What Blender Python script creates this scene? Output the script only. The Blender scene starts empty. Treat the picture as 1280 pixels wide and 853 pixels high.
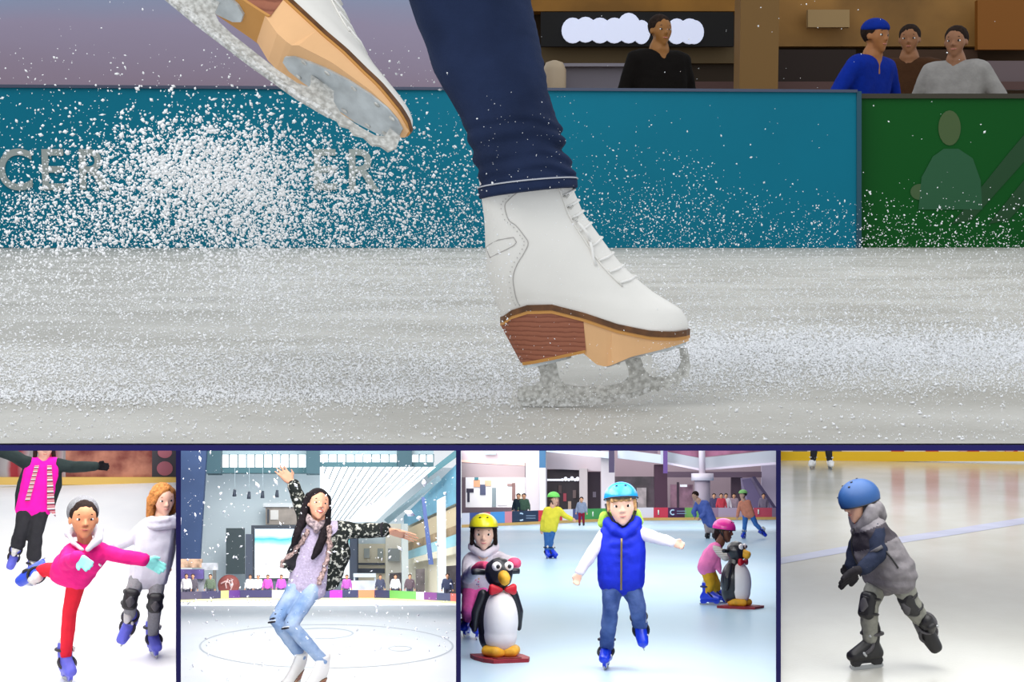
import bpy, bmesh, math, random
import numpy as np
from mathutils import Vector, Matrix, Euler, noise as mnoise
from mathutils.geometry import tessellate_polygon

random.seed(7); rng = np.random.default_rng(7)
SC = bpy.context.scene; COL = SC.collection
V = Vector
# ------------------------------------------------------------------ camera
F = 1280 * 50 / 36.0                 # focal length in pixels of the 1280x853 frame
CH = 0.296                           # lens height above the upper ice sheet
PITCH = math.atan((426.5 - 251) / F)
cd = bpy.data.cameras.new('camera'); cd.lens = 50; cd.sensor_width = 36; cd.clip_start = 0.05; cd.clip_end = 400
co = bpy.data.objects.new('camera', cd); COL.objects.link(co)
co.location = (0, 0, CH); co.rotation_euler = (math.pi / 2 - PITCH, 0, 0)
SC.camera = co
# ------------------------------------------------------------------ world, exposure
SC.view_settings.view_transform = 'Standard'; SC.view_settings.look = 'None'
SC.view_settings.gamma = 1.0; SC.view_settings.use_curve_mapping = False
SC.view_settings.exposure = 0.0
W = bpy.data.worlds.new('world'); SC.world = W; W.use_nodes = True
W.node_tree.nodes['Background'].inputs[0].default_value = (0.90, 0.95, 1.0, 1)
W.node_tree.nodes['Background'].inputs[1].default_value = 0.92

FWD = V((0, math.cos(PITCH), -math.sin(PITCH))); UP = V((0, math.sin(PITCH), math.cos(PITCH))); RIGHT = V((1, 0, 0))
CAM = V((0, 0, CH))
def ray(px, py): return FWD + RIGHT * ((px - 640) / F) + UP * ((426.5 - py) / F)

class Room:
    """a space with its own level floor; cx, hy = where its eye-level straight-ahead point shows, h = lens height over its floor"""
    def __init__(s, cx, hy, h):
        y = ray(cx, hy).normalized(); x = (RIGHT - y * RIGHT.dot(y)).normalized(); z = x.cross(y)
        s.x, s.y, s.z, s.h = x, y, z, h
        o = CAM - z * h
        s.M = Matrix(((x.x, y.x, z.x, o.x), (x.y, y.y, z.y, o.y), (x.z, y.z, z.z, o.z), (0, 0, 0, 1)))
    def d(s, px, py):
        r = ray(px, py); return V((r.dot(s.x), r.dot(s.y), r.dot(s.z)))
    def at(s, px, py, D):
        d = s.d(px, py); return V((0, 0, s.h)) + d * (D / d.y)
    def fl(s, px, py, z=0.0):
        d = s.d(px, py); return V((0, 0, s.h)) + d * ((z - s.h) / d.z)
R0 = Room(640, 251, CH)
R1 = Room(110, 420, 2.43)
R2 = Room(398, 728, 0.867)
R3 = Room(773, 617, 1.135)
R4 = Room(1128, 480, 1.73)

def area(room, name, loc, size, power, col=(1, 1, 1), aim=None, sy=None):
    l = bpy.data.lights.new(name, 'AREA'); l.shape = 'RECTANGLE'; l.size = size; l.size_y = sy or size; l.energy = power; l.color = col
    o = bpy.data.objects.new(name, l); COL.objects.link(o)
    loc = V(loc); m = Matrix.Translation(loc)
    if aim is not None:
        m = m @ (V(aim) - loc).to_track_quat('-Z', 'Y').to_matrix().to_4x4()
    o.matrix_world = room.M @ m
    return o
# unseen area lights added over the five halls to brighten them
area(R0, 'added_light', (-1.5, 0.6, 2.6), 1.6, 42, (1, .98, .95), aim=(0, 2.2, .1))
area(R0, 'added_light', (2.0, 3.4, 2.9), 2.0, 20, (1, .98, .95), aim=(1.2, 4.5, 0))
area(R0, 'added_light', (0.0, 6.5, 3.2), 3.0, 50, (1, .98, .95), aim=(0, 8.5, 0))
area(R1, 'added_light', (0.1, 9.2, 2.75), 4.0, 265, (1, .99, .98), aim=(0.1, 9.4, 0), sy=4)
area(R1, 'added_light', (0.1, 14.5, 3.0), 4.5, 230, (1, .99, .98), aim=(0.1, 14.6, 0), sy=5)
area(R2, 'added_light', (0.0, 9.8, 2.7), 3.2, 58, (1, 1, 1), aim=(0, 10.4, 0), sy=2.4)
area(R2, 'added_light', (0.0, 26, 5.2), 5, 480, (1, 1, 1), aim=(0, 26.5, 0), sy=20)
area(R2, 'added_light', (0.0, 58, 13), 12, 7000, (1, 1, 1), aim=(0, 84, 3), sy=14)
area(R3, 'added_light', (0.0, 8.8, 2.2), 4.0, 92, (.95, .97, 1), aim=(0, 9.2, 0), sy=3)
area(R3, 'added_light', (0.0, 20, 4.2), 7, 300, (.95, .97, 1), aim=(0, 21, 0), sy=12)
area(R3, 'added_light', (0.0, 46, 9), 14, 1800, (1, .97, .98), aim=(0, 66, 2), sy=10)
area(R4, 'added_light', (0.0, 8.2, 2.15), 3.0, 98, (1, .99, .95), aim=(0, 8.5, 0), sy=3)
area(R4, 'added_light', (0.0, 18, 3.2), 8, 300, (1, .99, .95), aim=(0, 18.2, 0), sy=8)

# ------------------------------------------------------------------ materials
def lin(c):
    return tuple(((v / 255) / 12.92 if v / 255 <= .04045 else ((v / 255 + .055) / 1.055) ** 2.4) for v in c)
MATS = {}
def mat(name, col, rough=.6, metal=0.0, spec=.4, noise=None, bump=None, emit=0.0, stretch=(1, 1, 1), coat=0.0, col2=None, trans=0.0, alpha=1.0):
    if name in MATS: return MATS[name]
    m = bpy.data.materials.new(name); m.use_nodes = True; nt = m.node_tree; b = nt.nodes['Principled BSDF']
    c = lin(col) + (1,)
    b.inputs['Base Color'].default_value = c; b.inputs['Roughness'].default_value = rough; b.inputs['Metallic'].default_value = metal
    b.inputs['Specular IOR Level'].default_value = spec; b.inputs['Coat Weight'].default_value = coat
    b.inputs['Transmission Weight'].default_value = trans; b.inputs['Alpha'].default_value = alpha
    m.diffuse_color = c
    if noise or bump:
        tc = nt.nodes.new('ShaderNodeTexCoord'); mp = nt.nodes.new('ShaderNodeMapping'); mp.inputs['Scale'].default_value = stretch
        nt.links.new(tc.outputs['Object'], mp.inputs['Vector'])
    if noise:
        n = nt.nodes.new('ShaderNodeTexNoise'); n.inputs['Scale'].default_value = noise[0]; n.inputs['Detail'].default_value = 5
        nt.links.new(mp.outputs[0], n.inputs['Vector'])
        r = nt.nodes.new('ShaderNodeValToRGB'); r.color_ramp.elements[0].position = .35; r.color_ramp.elements[1].position = .65
        a = noise[1]
        lo = lin(col2) if col2 else tuple(x * (1 - a) for x in c[:3])
        r.color_ramp.elements[0].color = lo + (1,); r.color_ramp.elements[1].color = c if col2 else tuple(min(1, x * (1 + a)) for x in c[:3]) + (1,)
        nt.links.new(n.outputs['Fac'], r.inputs[0]); nt.links.new(r.outputs[0], b.inputs['Base Color'])
        if emit: nt.links.new(r.outputs[0], b.inputs['Emission Color'])
    if bump:
        n2 = nt.nodes.new('ShaderNodeTexNoise'); n2.inputs['Scale'].default_value = bump[0]; n2.inputs['Detail'].default_value = 4
        nt.links.new(mp.outputs[0], n2.inputs['Vector'])
        bp = nt.nodes.new('ShaderNodeBump'); bp.inputs['Strength'].default_value = bump[1]; bp.inputs['Distance'].default_value = bump[2]
        nt.links.new(n2.outputs['Fac'], bp.inputs['Height']); nt.links.new(bp.outputs[0], b.inputs['Normal'])
    if emit:
        if not noise: b.inputs['Emission Color'].default_value = c
        b.inputs['Emission Strength'].default_value = emit
    MATS[name] = m
    return m
def ramp_mat(name, axis, stops, rough=.5, emit=0.0, nscale=0, namt=0.0, bands=0, spec=.3):
    """printed picture: colour stops along one object axis, optionally warped by noise"""
    if name in MATS: return MATS[name]
    m = bpy.data.materials.new(name); m.use_nodes = True; nt = m.node_tree; b = nt.nodes['Principled BSDF']
    b.inputs['Roughness'].default_value = rough; b.inputs['Specular IOR Level'].default_value = spec
    tc = nt.nodes.new('ShaderNodeTexCoord'); sp = nt.nodes.new('ShaderNodeSeparateXYZ'); nt.links.new(tc.outputs['Generated'], sp.inputs[0])
    src = sp.outputs[axis]
    if nscale:
        n = nt.nodes.new('ShaderNodeTexNoise'); n.inputs['Scale'].default_value = nscale; n.inputs['Detail'].default_value = 4
        nt.links.new(tc.outputs['Generated'], n.inputs['Vector'])
        a = nt.nodes.new('ShaderNodeMath'); a.operation = 'MULTIPLY_ADD'; a.inputs[1].default_value = namt; nt.links.new(n.outputs['Fac'], a.inputs[0]); nt.links.new(src, a.inputs[2])
        s2 = nt.nodes.new('ShaderNodeMath'); s2.operation = 'SUBTRACT'; s2.inputs[1].default_value = namt / 2; nt.links.new(a.outputs[0], s2.inputs[0]); src = s2.outputs[0]
    if bands:
        k = nt.nodes.new('ShaderNodeMath'); k.operation = 'MULTIPLY'; k.inputs[1].default_value = bands; nt.links.new(src, k.inputs[0])
        fr = nt.nodes.new('ShaderNodeMath'); fr.operation = 'FRACT'; nt.links.new(k.outputs[0], fr.inputs[0]); src = fr.outputs[0]
    r = nt.nodes.new('ShaderNodeValToRGB'); e = r.color_ramp.elements
    e[0].position = stops[0][0]; e[0].color = lin(stops[0][1]) + (1,)
    e[1].position = stops[-1][0]; e[1].color = lin(stops[-1][1]) + (1,)
    for p, c in stops[1:-1]:
        x = e.new(p); x.color = lin(c) + (1,)
    nt.links.new(src, r.inputs[0]); nt.links.new(r.outputs[0], b.inputs['Base Color'])
    if emit: nt.links.new(r.outputs[0], b.inputs['Emission Color']); b.inputs['Emission Strength'].default_value = emit
    MATS[name] = m
    return m

# ------------------------------------------------------------------ objects
BASE = {}
def tag(o, label=None, cat=None, group=None, kind=None):
    if label: o['label'] = label
    if cat: o['category'] = cat
    if group: o['group'] = group
    if kind: o['kind'] = kind
    return o
def thing(room, name, label, cat, base, group=None, kind=None):
    o = bpy.data.objects.new(name, None); COL.objects.link(o); o.empty_display_size = .05
    o.matrix_world = room.M @ Matrix.Translation(base); BASE[o.name] = V(base)
    return tag(o, label, cat, group, kind)
def to_mesh(name, g):
    if isinstance(g, bpy.types.Mesh): return g
    me = bpy.data.meshes.new(name); g.to_mesh(me); g.free(); return me
def part(name, g, mats, parent, smooth=True, label=None, paint=None, kind=None):
    """g is in room coordinates; becomes a child of parent"""
    me = to_mesh(name, g); me.name = name
    b = BASE[parent.name]; me.transform(Matrix.Translation(-b))
    ms = mats if isinstance(mats, (list, tuple)) else [mats]
    for m in ms: me.materials.append(m)
    if smooth: me.polygons.foreach_set('use_smooth', [True] * len(me.polygons))
    if paint:
        for p in me.polygons: p.material_index = paint(p.center + b)
    o = bpy.data.objects.new(name, me); COL.objects.link(o); o.parent = parent; BASE[o.name] = b
    return tag(o, label, None, None, kind)
def solo(room, name, g, mats, label=None, cat=None, group=None, kind=None, base=None, smooth=False, paint=None):
    """a thing that is one mesh (also the base for child parts)"""
    me = to_mesh(name, g); me.name = name
    if base is None:
        n = len(me.vertices); a = np.empty(n * 3); me.vertices.foreach_get('co', a); a = a.reshape(-1, 3)
        base = V((a[:, 0].mean(), a[:, 1].mean(), a[:, 2].min()))
    base = V(base); me.transform(Matrix.Translation(-base))
    ms = mats if isinstance(mats, (list, tuple)) else [mats]
    for m in ms: me.materials.append(m)
    if smooth: me.polygons.foreach_set('use_smooth', [True] * len(me.polygons))
    if paint:
        for p in me.polygons: p.material_index = paint(p.center + base)
    o = bpy.data.objects.new(name, me); COL.objects.link(o); o.matrix_world = room.M @ Matrix.Translation(base); BASE[o.name] = base
    return tag(o, label, cat, group, kind)

# ------------------------------------------------------------------ shapes (added to a bmesh)
def B(): return bmesh.new()
_t = bmesh.new(); bmesh.ops.create_icosphere(_t, subdivisions=2, radius=1); ICO = [v.co.copy() for v in _t.verts]; _t.free()
def hull(bm, sph):
    t = bmesh.new()
    for p, r in sph:
        p = V(p)
        for c in ICO: t.verts.new(p + c * r)
    res = bmesh.ops.convex_hull(t, input=t.verts[:], use_existing_faces=False)
    dead = [e for e in set(res['geom_interior']) | set(res['geom_unused']) if isinstance(e, bmesh.types.BMVert)]
    bmesh.ops.delete(t, geom=dead, context='VERTS')
    mp = {v: bm.verts.new(v.co) for v in t.verts if v.link_faces}
    for f in t.faces:
        try: bm.faces.new([mp[v] for v in f.verts])
        except ValueError: pass
    t.free()
def limb(bm, *pr):
    """chain of tapered capsules: (p, r), (p, r) ..."""
    for a, b in zip(pr[:-1], pr[1:]): hull(bm, [a, b])
def ell(bm, c, r, R=None, sub=3, zmin=None):
    t = bmesh.new(); bmesh.ops.create_icosphere(t, subdivisions=sub, radius=1)
    R = R or Matrix.Identity(3); mp = {}
    for v in t.verts:
        q = V(v.co)
        if zmin is not None and q.z < zmin: q.z = zmin
        mp[v] = bm.verts.new(V(c) + R @ V((q.x * r[0], q.y * r[1], q.z * r[2])))
    for f in t.faces: bm.faces.new([mp[v] for v in f.verts])
    t.free()
def box(bm, c, s, R=None):
    R = R or Matrix.Identity(3); vs = []
    for x in (-.5, .5):
        for y in (-.5, .5):
            for z in (-.5, .5): vs.append(bm.verts.new(V(c) + R @ V((x * s[0], y * s[1], z * s[2]))))
    for f in ((0, 1, 3, 2), (4, 6, 7, 5), (0, 4, 5, 1), (2, 3, 7, 6), (0, 2, 6, 4), (1, 5, 7, 3)): bm.faces.new([vs[i] for i in f])
def tube(bm, pts, r, seg=8, closed=False, flat=None):
    pts = [V(p) for p in pts]; n = len(pts); rs = r if isinstance(r, (list, tuple)) else [r] * n
    rings = []; ref = None
    for i, p in enumerate(pts):
        a = pts[(i - 1) % n] if (closed or i) else p; b = pts[(i + 1) % n] if (closed or i < n - 1) else p
        t = (b - a).normalized()
        if ref is None: ref = V((0, 0, 1)) if abs(t.z) < .9 else V((1, 0, 0))
        u = (ref - t * ref.dot(t)).normalized(); w = t.cross(u); ref = u
        f = flat or (1, 1)
        rings.append([bm.verts.new(p + u * math.cos(k * 2 * math.pi / seg) * rs[i] * f[0] + w * math.sin(k * 2 * math.pi / seg) * rs[i] * f[1]) for k in range(seg)])
    for i in range(n if closed else n - 1):
        A, C = rings[i], rings[(i + 1) % n]
        for k in range(seg): bm.faces.new((A[k], A[(k + 1) % seg], C[(k + 1) % seg], C[k]))
    if not closed:
        bm.faces.new(rings[0][::-1]); bm.faces.new(rings[-1])
def loft(bm, rings, cap=True):
    rs = [[bm.verts.new(p) for p in r] for r in rings]; n = len(rs[0])
    for A, C in zip(rs[:-1], rs[1:]):
        for k in range(n): bm.faces.new((A[k], A[(k + 1) % n], C[(k + 1) % n], C[k]))
    if cap: bm.faces.new(rs[0][::-1]); bm.faces.new(rs[-1])
def prism(bm, pts, ext):
    """flat outline (3-D points) pushed along ext"""
    pts = [V(p) for p in pts]; ext = V(ext); n = len(pts)
    a = [bm.verts.new(p) for p in pts]; b = [bm.verts.new(p + ext) for p in pts]
    for t in tessellate_polygon([pts]):
        try: bm.faces.new([a[i] for i in t]); bm.faces.new([b[i] for i in reversed(t)])
        except ValueError: pass
    for i in range(n): bm.faces.new((a[i], a[(i + 1) % n], b[(i + 1) % n], b[i]))
    bmesh.ops.recalc_face_normals(bm, faces=bm.faces[:])
def rect(bm, room, x0, y0, x1, y1, D, th=.3, D2=None):
    """upright slab whose face shows from pixel x0,y0 to x1,y1 at depth D (D2 at its other end)"""
    D2 = D2 or D
    prism(bm, [room.at(x0, y0, D), room.at(x1, y0, D2), room.at(x1, y1, D2), room.at(x0, y1, D)], (0, th, 0))
def quad(bm, room, pts, D, th=.3):
    prism(bm, [room.at(p[0], p[1], p[2] if len(p) > 2 else D) for p in pts], (0, th, 0))
def fuse(bm, voxel, smooth=2):
    """closed shapes -> one continuous skin"""
    me = bpy.data.meshes.new('fuse'); bm.to_mesh(me); bm.free()
    o = bpy.data.objects.new('fuse', me); COL.objects.link(o)
    m = o.modifiers.new('r', 'REMESH'); m.mode = 'VOXEL'; m.voxel_size = voxel
    if smooth:
        s = o.modifiers.new('s', 'SMOOTH'); s.factor = .5; s.iterations = smooth
    dg = bpy.context.evaluated_depsgraph_get(); out = bpy.data.meshes.new_from_object(o.evaluated_get(dg))
    bpy.data.objects.remove(o); bpy.data.meshes.remove(me)
    return out
def wrinkle(me, amp, scale, squash=(1, 1, 1), seed=0):
    n = len(me.vertices); co_ = np.empty(n * 3); no = np.empty(n * 3)
    me.vertices.foreach_get('co', co_); me.vertices.foreach_get('normal', no); co_ = co_.reshape(-1, 3); no = no.reshape(-1, 3)
    q = co_ * scale * np.array(squash) + np.array((seed, 0, 0)); d = np.array([mnoise.noise(p) for p in q.tolist()])
    co_ += no * (d * amp)[:, None]; me.vertices.foreach_set('co', co_.ravel()); me.update(); return me
def text_mesh(s, size, depth=.01):
    c = bpy.data.curves.new('t', 'FONT'); c.body = s; c.size = size; c.extrude = depth / 2; c.align_x = 'CENTER'; c.align_y = 'CENTER'; c.offset = size * .012
    o = bpy.data.objects.new('t', c); COL.objects.link(o)
    dg = bpy.context.evaluated_depsgraph_get(); me = bpy.data.meshes.new_from_object(o.evaluated_get(dg))
    bpy.data.objects.remove(o); bpy.data.curves.remove(c)
    return me
def lerp(a, b, t): return V(a) * (1 - t) + V(b) * t
def interp(x, xs, ys): return float(np.interp(x, xs, ys))
# ================================================================== partitions between the halls
NAVY = mat('navy_paint', (30, 24, 92), .5, spec=.2)
def partition(name, label, x0, x1, near, far, ytop=557, ybot=905):
    c = (x0 + x1) / 2; n = (ray(c, ytop).cross(ray(c, ybot))).normalized(); t = (x1 - x0) / F * near / 2 * 1.0
    bm = B(); ps = [CAM + ray(c, ytop) * near, CAM + ray(c, ytop) * far, CAM + ray(c, ybot) * far, CAM + ray(c, ybot) * near]
    prism(bm, [p - n * t for p in ps], n * 2 * t)
    solo(R0, name, bm, NAVY, label, kind='structure')
partition('wall_partition', 'thin navy partition between the three-child rink and the atrium rink', 220, 226, 6, 95)
partition('wall_partition', 'thin navy partition between the atrium rink and the penguin rink', 570, 576, 6, 95)
partition('wall_partition', 'thin navy partition between the penguin rink and the beige rink', 970, 976, 6, 75)

# ================================================================== upper hall: ice, boards, backdrop
def ice_mat(name, a, b, rough, scale, stretch, bump=.08, spec=.5, lo=.35, hi=.65, scr=0.0):
    m = mat(name, a, rough, spec=spec, noise=(scale, .1), col2=b, stretch=stretch, bump=(60, bump, .01))
    for n in m.node_tree.nodes:
        if n.type == 'VALTORGB': n.color_ramp.elements[0].position = lo; n.color_ramp.elements[1].position = hi
    return m
yF = R0.fl(640, 553.5).y                                # front rim of the upper ice sheet
yB = R0.fl(640, 310).y                                  # foot of the boards
bm = B(); nx, ny = 60, 120
ICE0 = ice_mat('upper_ice', (200, 198, 192), (164, 161, 153), .5, 1.6, (1, 2.2, 1), .3, lo=.3, hi=.72, spec=.3)
vs = [[bm.verts.new((-6 + 12 * i / nx, yF + (yB + .3 - yF) * (j / ny) ** 1.6, -.0012 + .0012 * mnoise.noise(V((i * 2.1, j * 1.7, 0))))) for i in range(nx + 1)] for j in range(ny + 1)]
for j in range(ny):
    for i in range(nx): bm.faces.new((vs[j][i], vs[j][i + 1], vs[j + 1][i + 1], vs[j + 1][i]))
solo(R0, 'floor', bm, ICE0, 'scraped grey ice sheet of the upper rink', kind='structure', base=(0, yF, 0), smooth=True)
bm = B(); hb = R0.at(640, 560, yF)
box(bm, (0, yF + .006, hb.z / 2 - .003), (12, .02, -hb.z))
solo(R0, 'trim_1', bm, NAVY, 'navy front edge of the upper ice sheet', kind='structure')
bm = B(); box(bm, (0, (yB + 18) / 2 + .1, -.05), (22, 18 - yB, .08))
solo(R0, 'floor', bm, mat('concourse_floor', (120, 100, 80), .6), 'concourse floor behind the upper rink boards', kind='structure')

# snow swept up on the ice
SNOW = mat('snow', (246, 247, 250), .9, spec=.1, bump=(180, .6, .004))
# rink boards
TEAL = mat('teal_board', (0, 106, 130), .6, noise=(.8, .05), spec=.15); GREEN = mat('green_board', (6, 78, 24), .6, spec=.15)
bt = thing(R0, 'rink_board', 'long teal rink board with pale block lettering', 'rink board', (0, yB, 0))
bm = B(); prism(bm, [R0.at(-260, 310, yB), R0.at(1072, 310, yB), R0.at(1072, 114, yB), R0.at(-260, 106.5, yB)], (0, .06, 0)); part('panel', bm, TEAL, bt, False)
bm = B(); prism(bm, [R0.at(-260, 108, yB - .02), R0.at(1072, 115.5, yB - .02), R0.at(1072, 112, yB - .02), R0.at(-260, 104, yB - .02)], (0, .14, 0)); part('top_rail', bm, mat('board_rail', (62, 70, 92), .5), bt, False)
bm = B(); prism(bm, [R0.at(1071, 310, yB - .01), R0.at(1077, 310, yB - .01), R0.at(1077, 114, yB - .01), R0.at(1071, 114, yB - .01)], (0, .09, 0)); part('end_post', bm, mat('board_post', (22, 70, 88), .5), bt, False)
LET = mat('board_lettering', (150, 158, 155), .6)
for ch, px in (('C', 19), ('E', 65), ('R', 115), ('E', 405), ('R', 452)):
    me = text_mesh(ch, .36, .008); p = R0.at(px, 215, yB - .006)
    for v in me.vertices: v.co = V((p.x + v.co.x * .92, p.y, p.z + v.co.y)) + V((0, -v.co.z, 0))
    part('letter', me, LET, bt, False, 'pale grey block letter')
bg = thing(R0, 'rink_board', 'green rink board with a printed figure, right of the teal one', 'rink board', R0.at(1180, 310, yB + .1))
bm = B(); prism(bm, [R0.at(1074, 310.5, yB + .1), R0.at(1500, 310.5, yB + .1), R0.at(1500, 121, yB + .1), R0.at(1074, 121, yB + .1)], (0, .06, 0)); part('panel', bm, GREEN, bg, False)
bm = B(); rect(bm, R0, 1074, 117, 1500, 123, yB + .08, .14); part('top_rail', bm, mat('board_rail_dark', (50, 45, 30), .5), bg, False)
def disc(bm, room, px, py, rx, ry, D, th=.004, n=20):
    prism(bm, [room.at(px + rx * math.cos(a * 2 * math.pi / n), py + ry * math.sin(a * 2 * math.pi / n), D) for a in range(n)], (0, th, 0))
bm = B(); quad(bm, R0, [(1148, 262), (1152, 222), (1166, 196), (1180, 186), (1198, 186), (1216, 198), (1226, 226), (1228, 262)], yB + .0935, .004); part('printed_body', bm, mat('printed_body', (24, 82, 48), .6), bg, False)
for nm, (px, py, rx, ry), c in (('printed_head', (1187, 160, 14, 22), (64, 86, 44)), ('printed_hand', (1150, 240, 12, 10), (60, 88, 48))):
    bm = B(); disc(bm, R0, px, py, rx, ry, yB + .094); part(nm, bm, mat(nm, c, .6), bg, False)
for k in range(2):
    bm = B(); o = k * 46; quad(bm, R0, [(1262 + o, 190), (1296 + o, 150), (1300 + o, 180), (1215 + o, 275), (1190 + o, 280)], yB + .095, .003); part('printed_stripe', bm, mat('board_stripe', (6, 62, 22), .5), bg, False)

# backdrop behind the boards
bm = B(); rect(bm, R0, -420, -160, 562, 130, 12.5, .2)
solo(R0, 'video_screen', bm, ramp_mat('screen_picture', 2, [(0, (112, 96, 108)), (.35, (124, 116, 136)), (.5, (110, 126, 150)), (.75, (100, 130, 150)), (1, (60, 112, 132))], emit=.6, nscale=1.6, namt=.3), 'wide screen of hazy blue and lilac behind the teal board', 'screen')
bw = solo(R0, 'wall_back', (lambda b: (rect(b, R0, 540, -260, 1700, 140, 17, .3), b)[1])(B()), mat('back_wall', (66, 46, 24), .8), 'dark brown concourse wall behind the boards', kind='structure')
AMB = mat('amber_soffit', (152, 104, 36), .7, noise=(1.2, .25))
def bg_part(nm, x0, y0, x1, y1, D, c, th=.1, parent=None, emit=0.0, **k):
    bm = B(); rect(bm, R0, x0, y0, x1, y1, D, th)
    part(nm, bm, c if not isinstance(c, tuple) else mat('%s_%d_%d_%d' % ((nm,) + c), c, .7, emit=emit, **k), parent or bw, False)
bg_part('soffit', 560, -200, 925, 14, 16.6, AMB, .3); bg_part('soffit', 972, -200, 1500, 58, 16.8, mat('amber_soffit_right', (150, 108, 52), .7, noise=(.9, .35)), .15)
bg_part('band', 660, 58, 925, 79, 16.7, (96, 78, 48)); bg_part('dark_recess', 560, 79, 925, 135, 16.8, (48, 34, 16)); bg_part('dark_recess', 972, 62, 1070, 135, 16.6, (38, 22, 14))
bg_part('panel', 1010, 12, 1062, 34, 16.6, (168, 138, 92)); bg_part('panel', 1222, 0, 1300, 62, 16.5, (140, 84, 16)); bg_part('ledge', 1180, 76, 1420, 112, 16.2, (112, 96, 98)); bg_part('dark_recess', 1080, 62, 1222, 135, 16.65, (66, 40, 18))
bg_part('ledge', 560, 102, 1300, 112, 16.0, (92, 66, 62))
sg = thing(R0, 'shop_sign', 'black shop sign with glowing blue-white lettering on the brown wall', 'sign', R0.at(800, 60, 16.4))
bg_part('sign_board', 676, 15, 917, 58, 16.5, (8, 5, 4), .1, sg)
GL = mat('sign_glow', (226, 232, 255), .4, emit=.35)
for nm, xs in (('lit_lettering', [(716, 38, 14, 16), (732, 37, 14, 16), (750, 38, 14, 16), (768, 38, 14, 16), (786, 35, 15, 19), (802, 40, 11, 15)]), ('lit_lettering', [(846, 39, 13, 16), (862, 39, 14, 16), (868, 40, 12, 15)])):
    for q in xs:
        bm = B(); disc(bm, R0, *q, 16.45 + .004 * random.random(), .04); part(nm, bm, GL, sg, False)
bm = B(); pb = R0.at(948, 130, 15); pw = (R0.at(972, 130, 15) - R0.at(924, 130, 15)).x
box(bm, (pb.x, 15.2, 1.6), (pw, .4, 3.2)); solo(R0, 'column', bm, mat('tan_column', (132, 98, 50), .7), 'tan square column between the sign and the amber wall', 'column')
ct = thing(R0, 'counter', 'low grey kiosk counter beneath the glowing sign', 'counter', R0.at(740, 288, 14))
bm = B(); rect(bm, R0, 702, 82, 788, 288, 14, .6); part('body', bm, mat('counter_grey', (112, 106, 116), .5), ct, False)
bm = B(); rect(bm, R0, 698, 79, 791, 83, 13.9, .8); part('top', bm, mat('counter_top', (130, 124, 134), .4), ct, False)
bm = B(); q = R0.at(693, 101, 13.6); tube(bm, [(q.x, q.y, z) for z in (0, .02, .9, q.z - .05, q.z + .1, q.z + .17, q.z + .19)], [.09, .1, .1, .11, .11, .08, .02], 14); solo(R0, 'bin', bm, mat('cream_bin', (176, 156, 130), .5), 'small cream rounded bin beside the grey kiosk counter', 'bin', smooth=True)

# ================================================================== figure skate (white boot, stacked heel, silver blade)
SCL = 867.0                                                 # traced pixels per metre
def sx(px): return (px - 700) / SCL
def sz(py): return (508 - py) / SCL
LEATHER = mat('white_leather', (230, 227, 221), .42, spec=.45, bump=(55, .12, .004), noise=(14, .02)); WELT = mat('welt_dark', (98, 62, 32), .5, noise=(60, .3)); EDGE = mat('sole_edge_line', (196, 140, 72), .5)
TAN = mat('tan_sole', (226, 178, 128), .5, noise=(12, .06)); PLATE = mat('blade_plate', (190, 196, 199), .42, .3, noise=(40, .15), bump=(90, .2, .002)); BLADE = mat('blade_steel', (214, 213, 208), .45, .3, noise=(150, .5), bump=(160, .4, .003), col2=(166, 164, 158))
SEAM = mat('seam_grey', (178, 174, 170), .7); LACE = mat('white_lace', (236, 234, 230), .8); FROST = mat('frost', (222, 222, 220), .8, noise=(190, .3), col2=(160, 158, 152), bump=(200, .7, .004))
HEEL = ramp_mat('stacked_heel', 2, [(0, (128, 74, 54)), (.25, (150, 92, 70)), (.75, (158, 98, 74)), (1, (118, 66, 48))], bands=11, nscale=5, namt=.09)
SOLEX = [600, 627, 640, 660, 690, 730, 770, 810, 840, 859, 880]; SOLEY = [398, 398, 388, 381, 380, 390, 403, 411, 413, 412, 410]
FOOT_S = [0, .08, .2, .4, .55, .7, .85, .95, 1]
FOOT_W = [.026, .030, .033, .034, .039, .044, .041, .033, .024]
MID_W = [.028, .033, .036, .037, .037, .035, .029, .021, .014]
ANK_W = [.030, .036, .039, .041, .040, .036, .029, .022, .016]
SL = [((627, 398), (859, 412)), ((625, 392), (859, 404)), ((623, 386), (856, 395)), ((620, 380), (850, 385.5)), ((617, 373), (835, 376)), ((614, 364), (815, 364)),
      ((611, 354), (796, 349)), ((609, 343), (777, 331.5)), ((607.5, 330), (761, 312)), ((606.5, 310), (742, 286)), ((606, 290), (728, 267)), ((605, 272), (721, 250)), ((601.5, 246), (714, 234)), ((598, 222), (708, 212))]
BEND = [1, .9, .78, .62, .45, .28, .14, .05, 0, 0, 0, 0, 0, 0]
def upper_pt(i, s, side, out=0.0):
    """surface point of the boot: slice i (may be fractional), s 0 back .. 1 front, side -1 / 1"""
    a = int(min(i, len(SL) - 2)); f = i - a
    bx, by = lerp(V(SL[a][0] + (0,)), V(SL[a + 1][0] + (0,)), f)[:2]; fx, fy = lerp(V(SL[a][1] + (0,)), V(SL[a + 1][1] + (0,)), f)[:2]
    bend = BEND[a] * (1 - f) + BEND[a + 1] * f
    px = bx + (fx - bx) * s; py = by + (fy - by) * s
    line = 398 + (412 - 398) * s
    py += bend * (interp(627 + 232 * s, SOLEX, SOLEY) - line)
    t = i / (len(SL) - 1); w1 = interp(s, FOOT_S, FOOT_W); w2 = interp(s, FOOT_S, MID_W); w3 = interp(s, FOOT_S, ANK_W)
    w = w1 + (w2 - w1) * min(1, t / .38) if t < .38 else w2 + (w3 - w2) * min(1, (t - .38) / .35)
    w *= max(0, 1 - abs(2 * s - 1) ** 5) ** .5
    return V((sx(px), side * (w + out), sz(py)))
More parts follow.
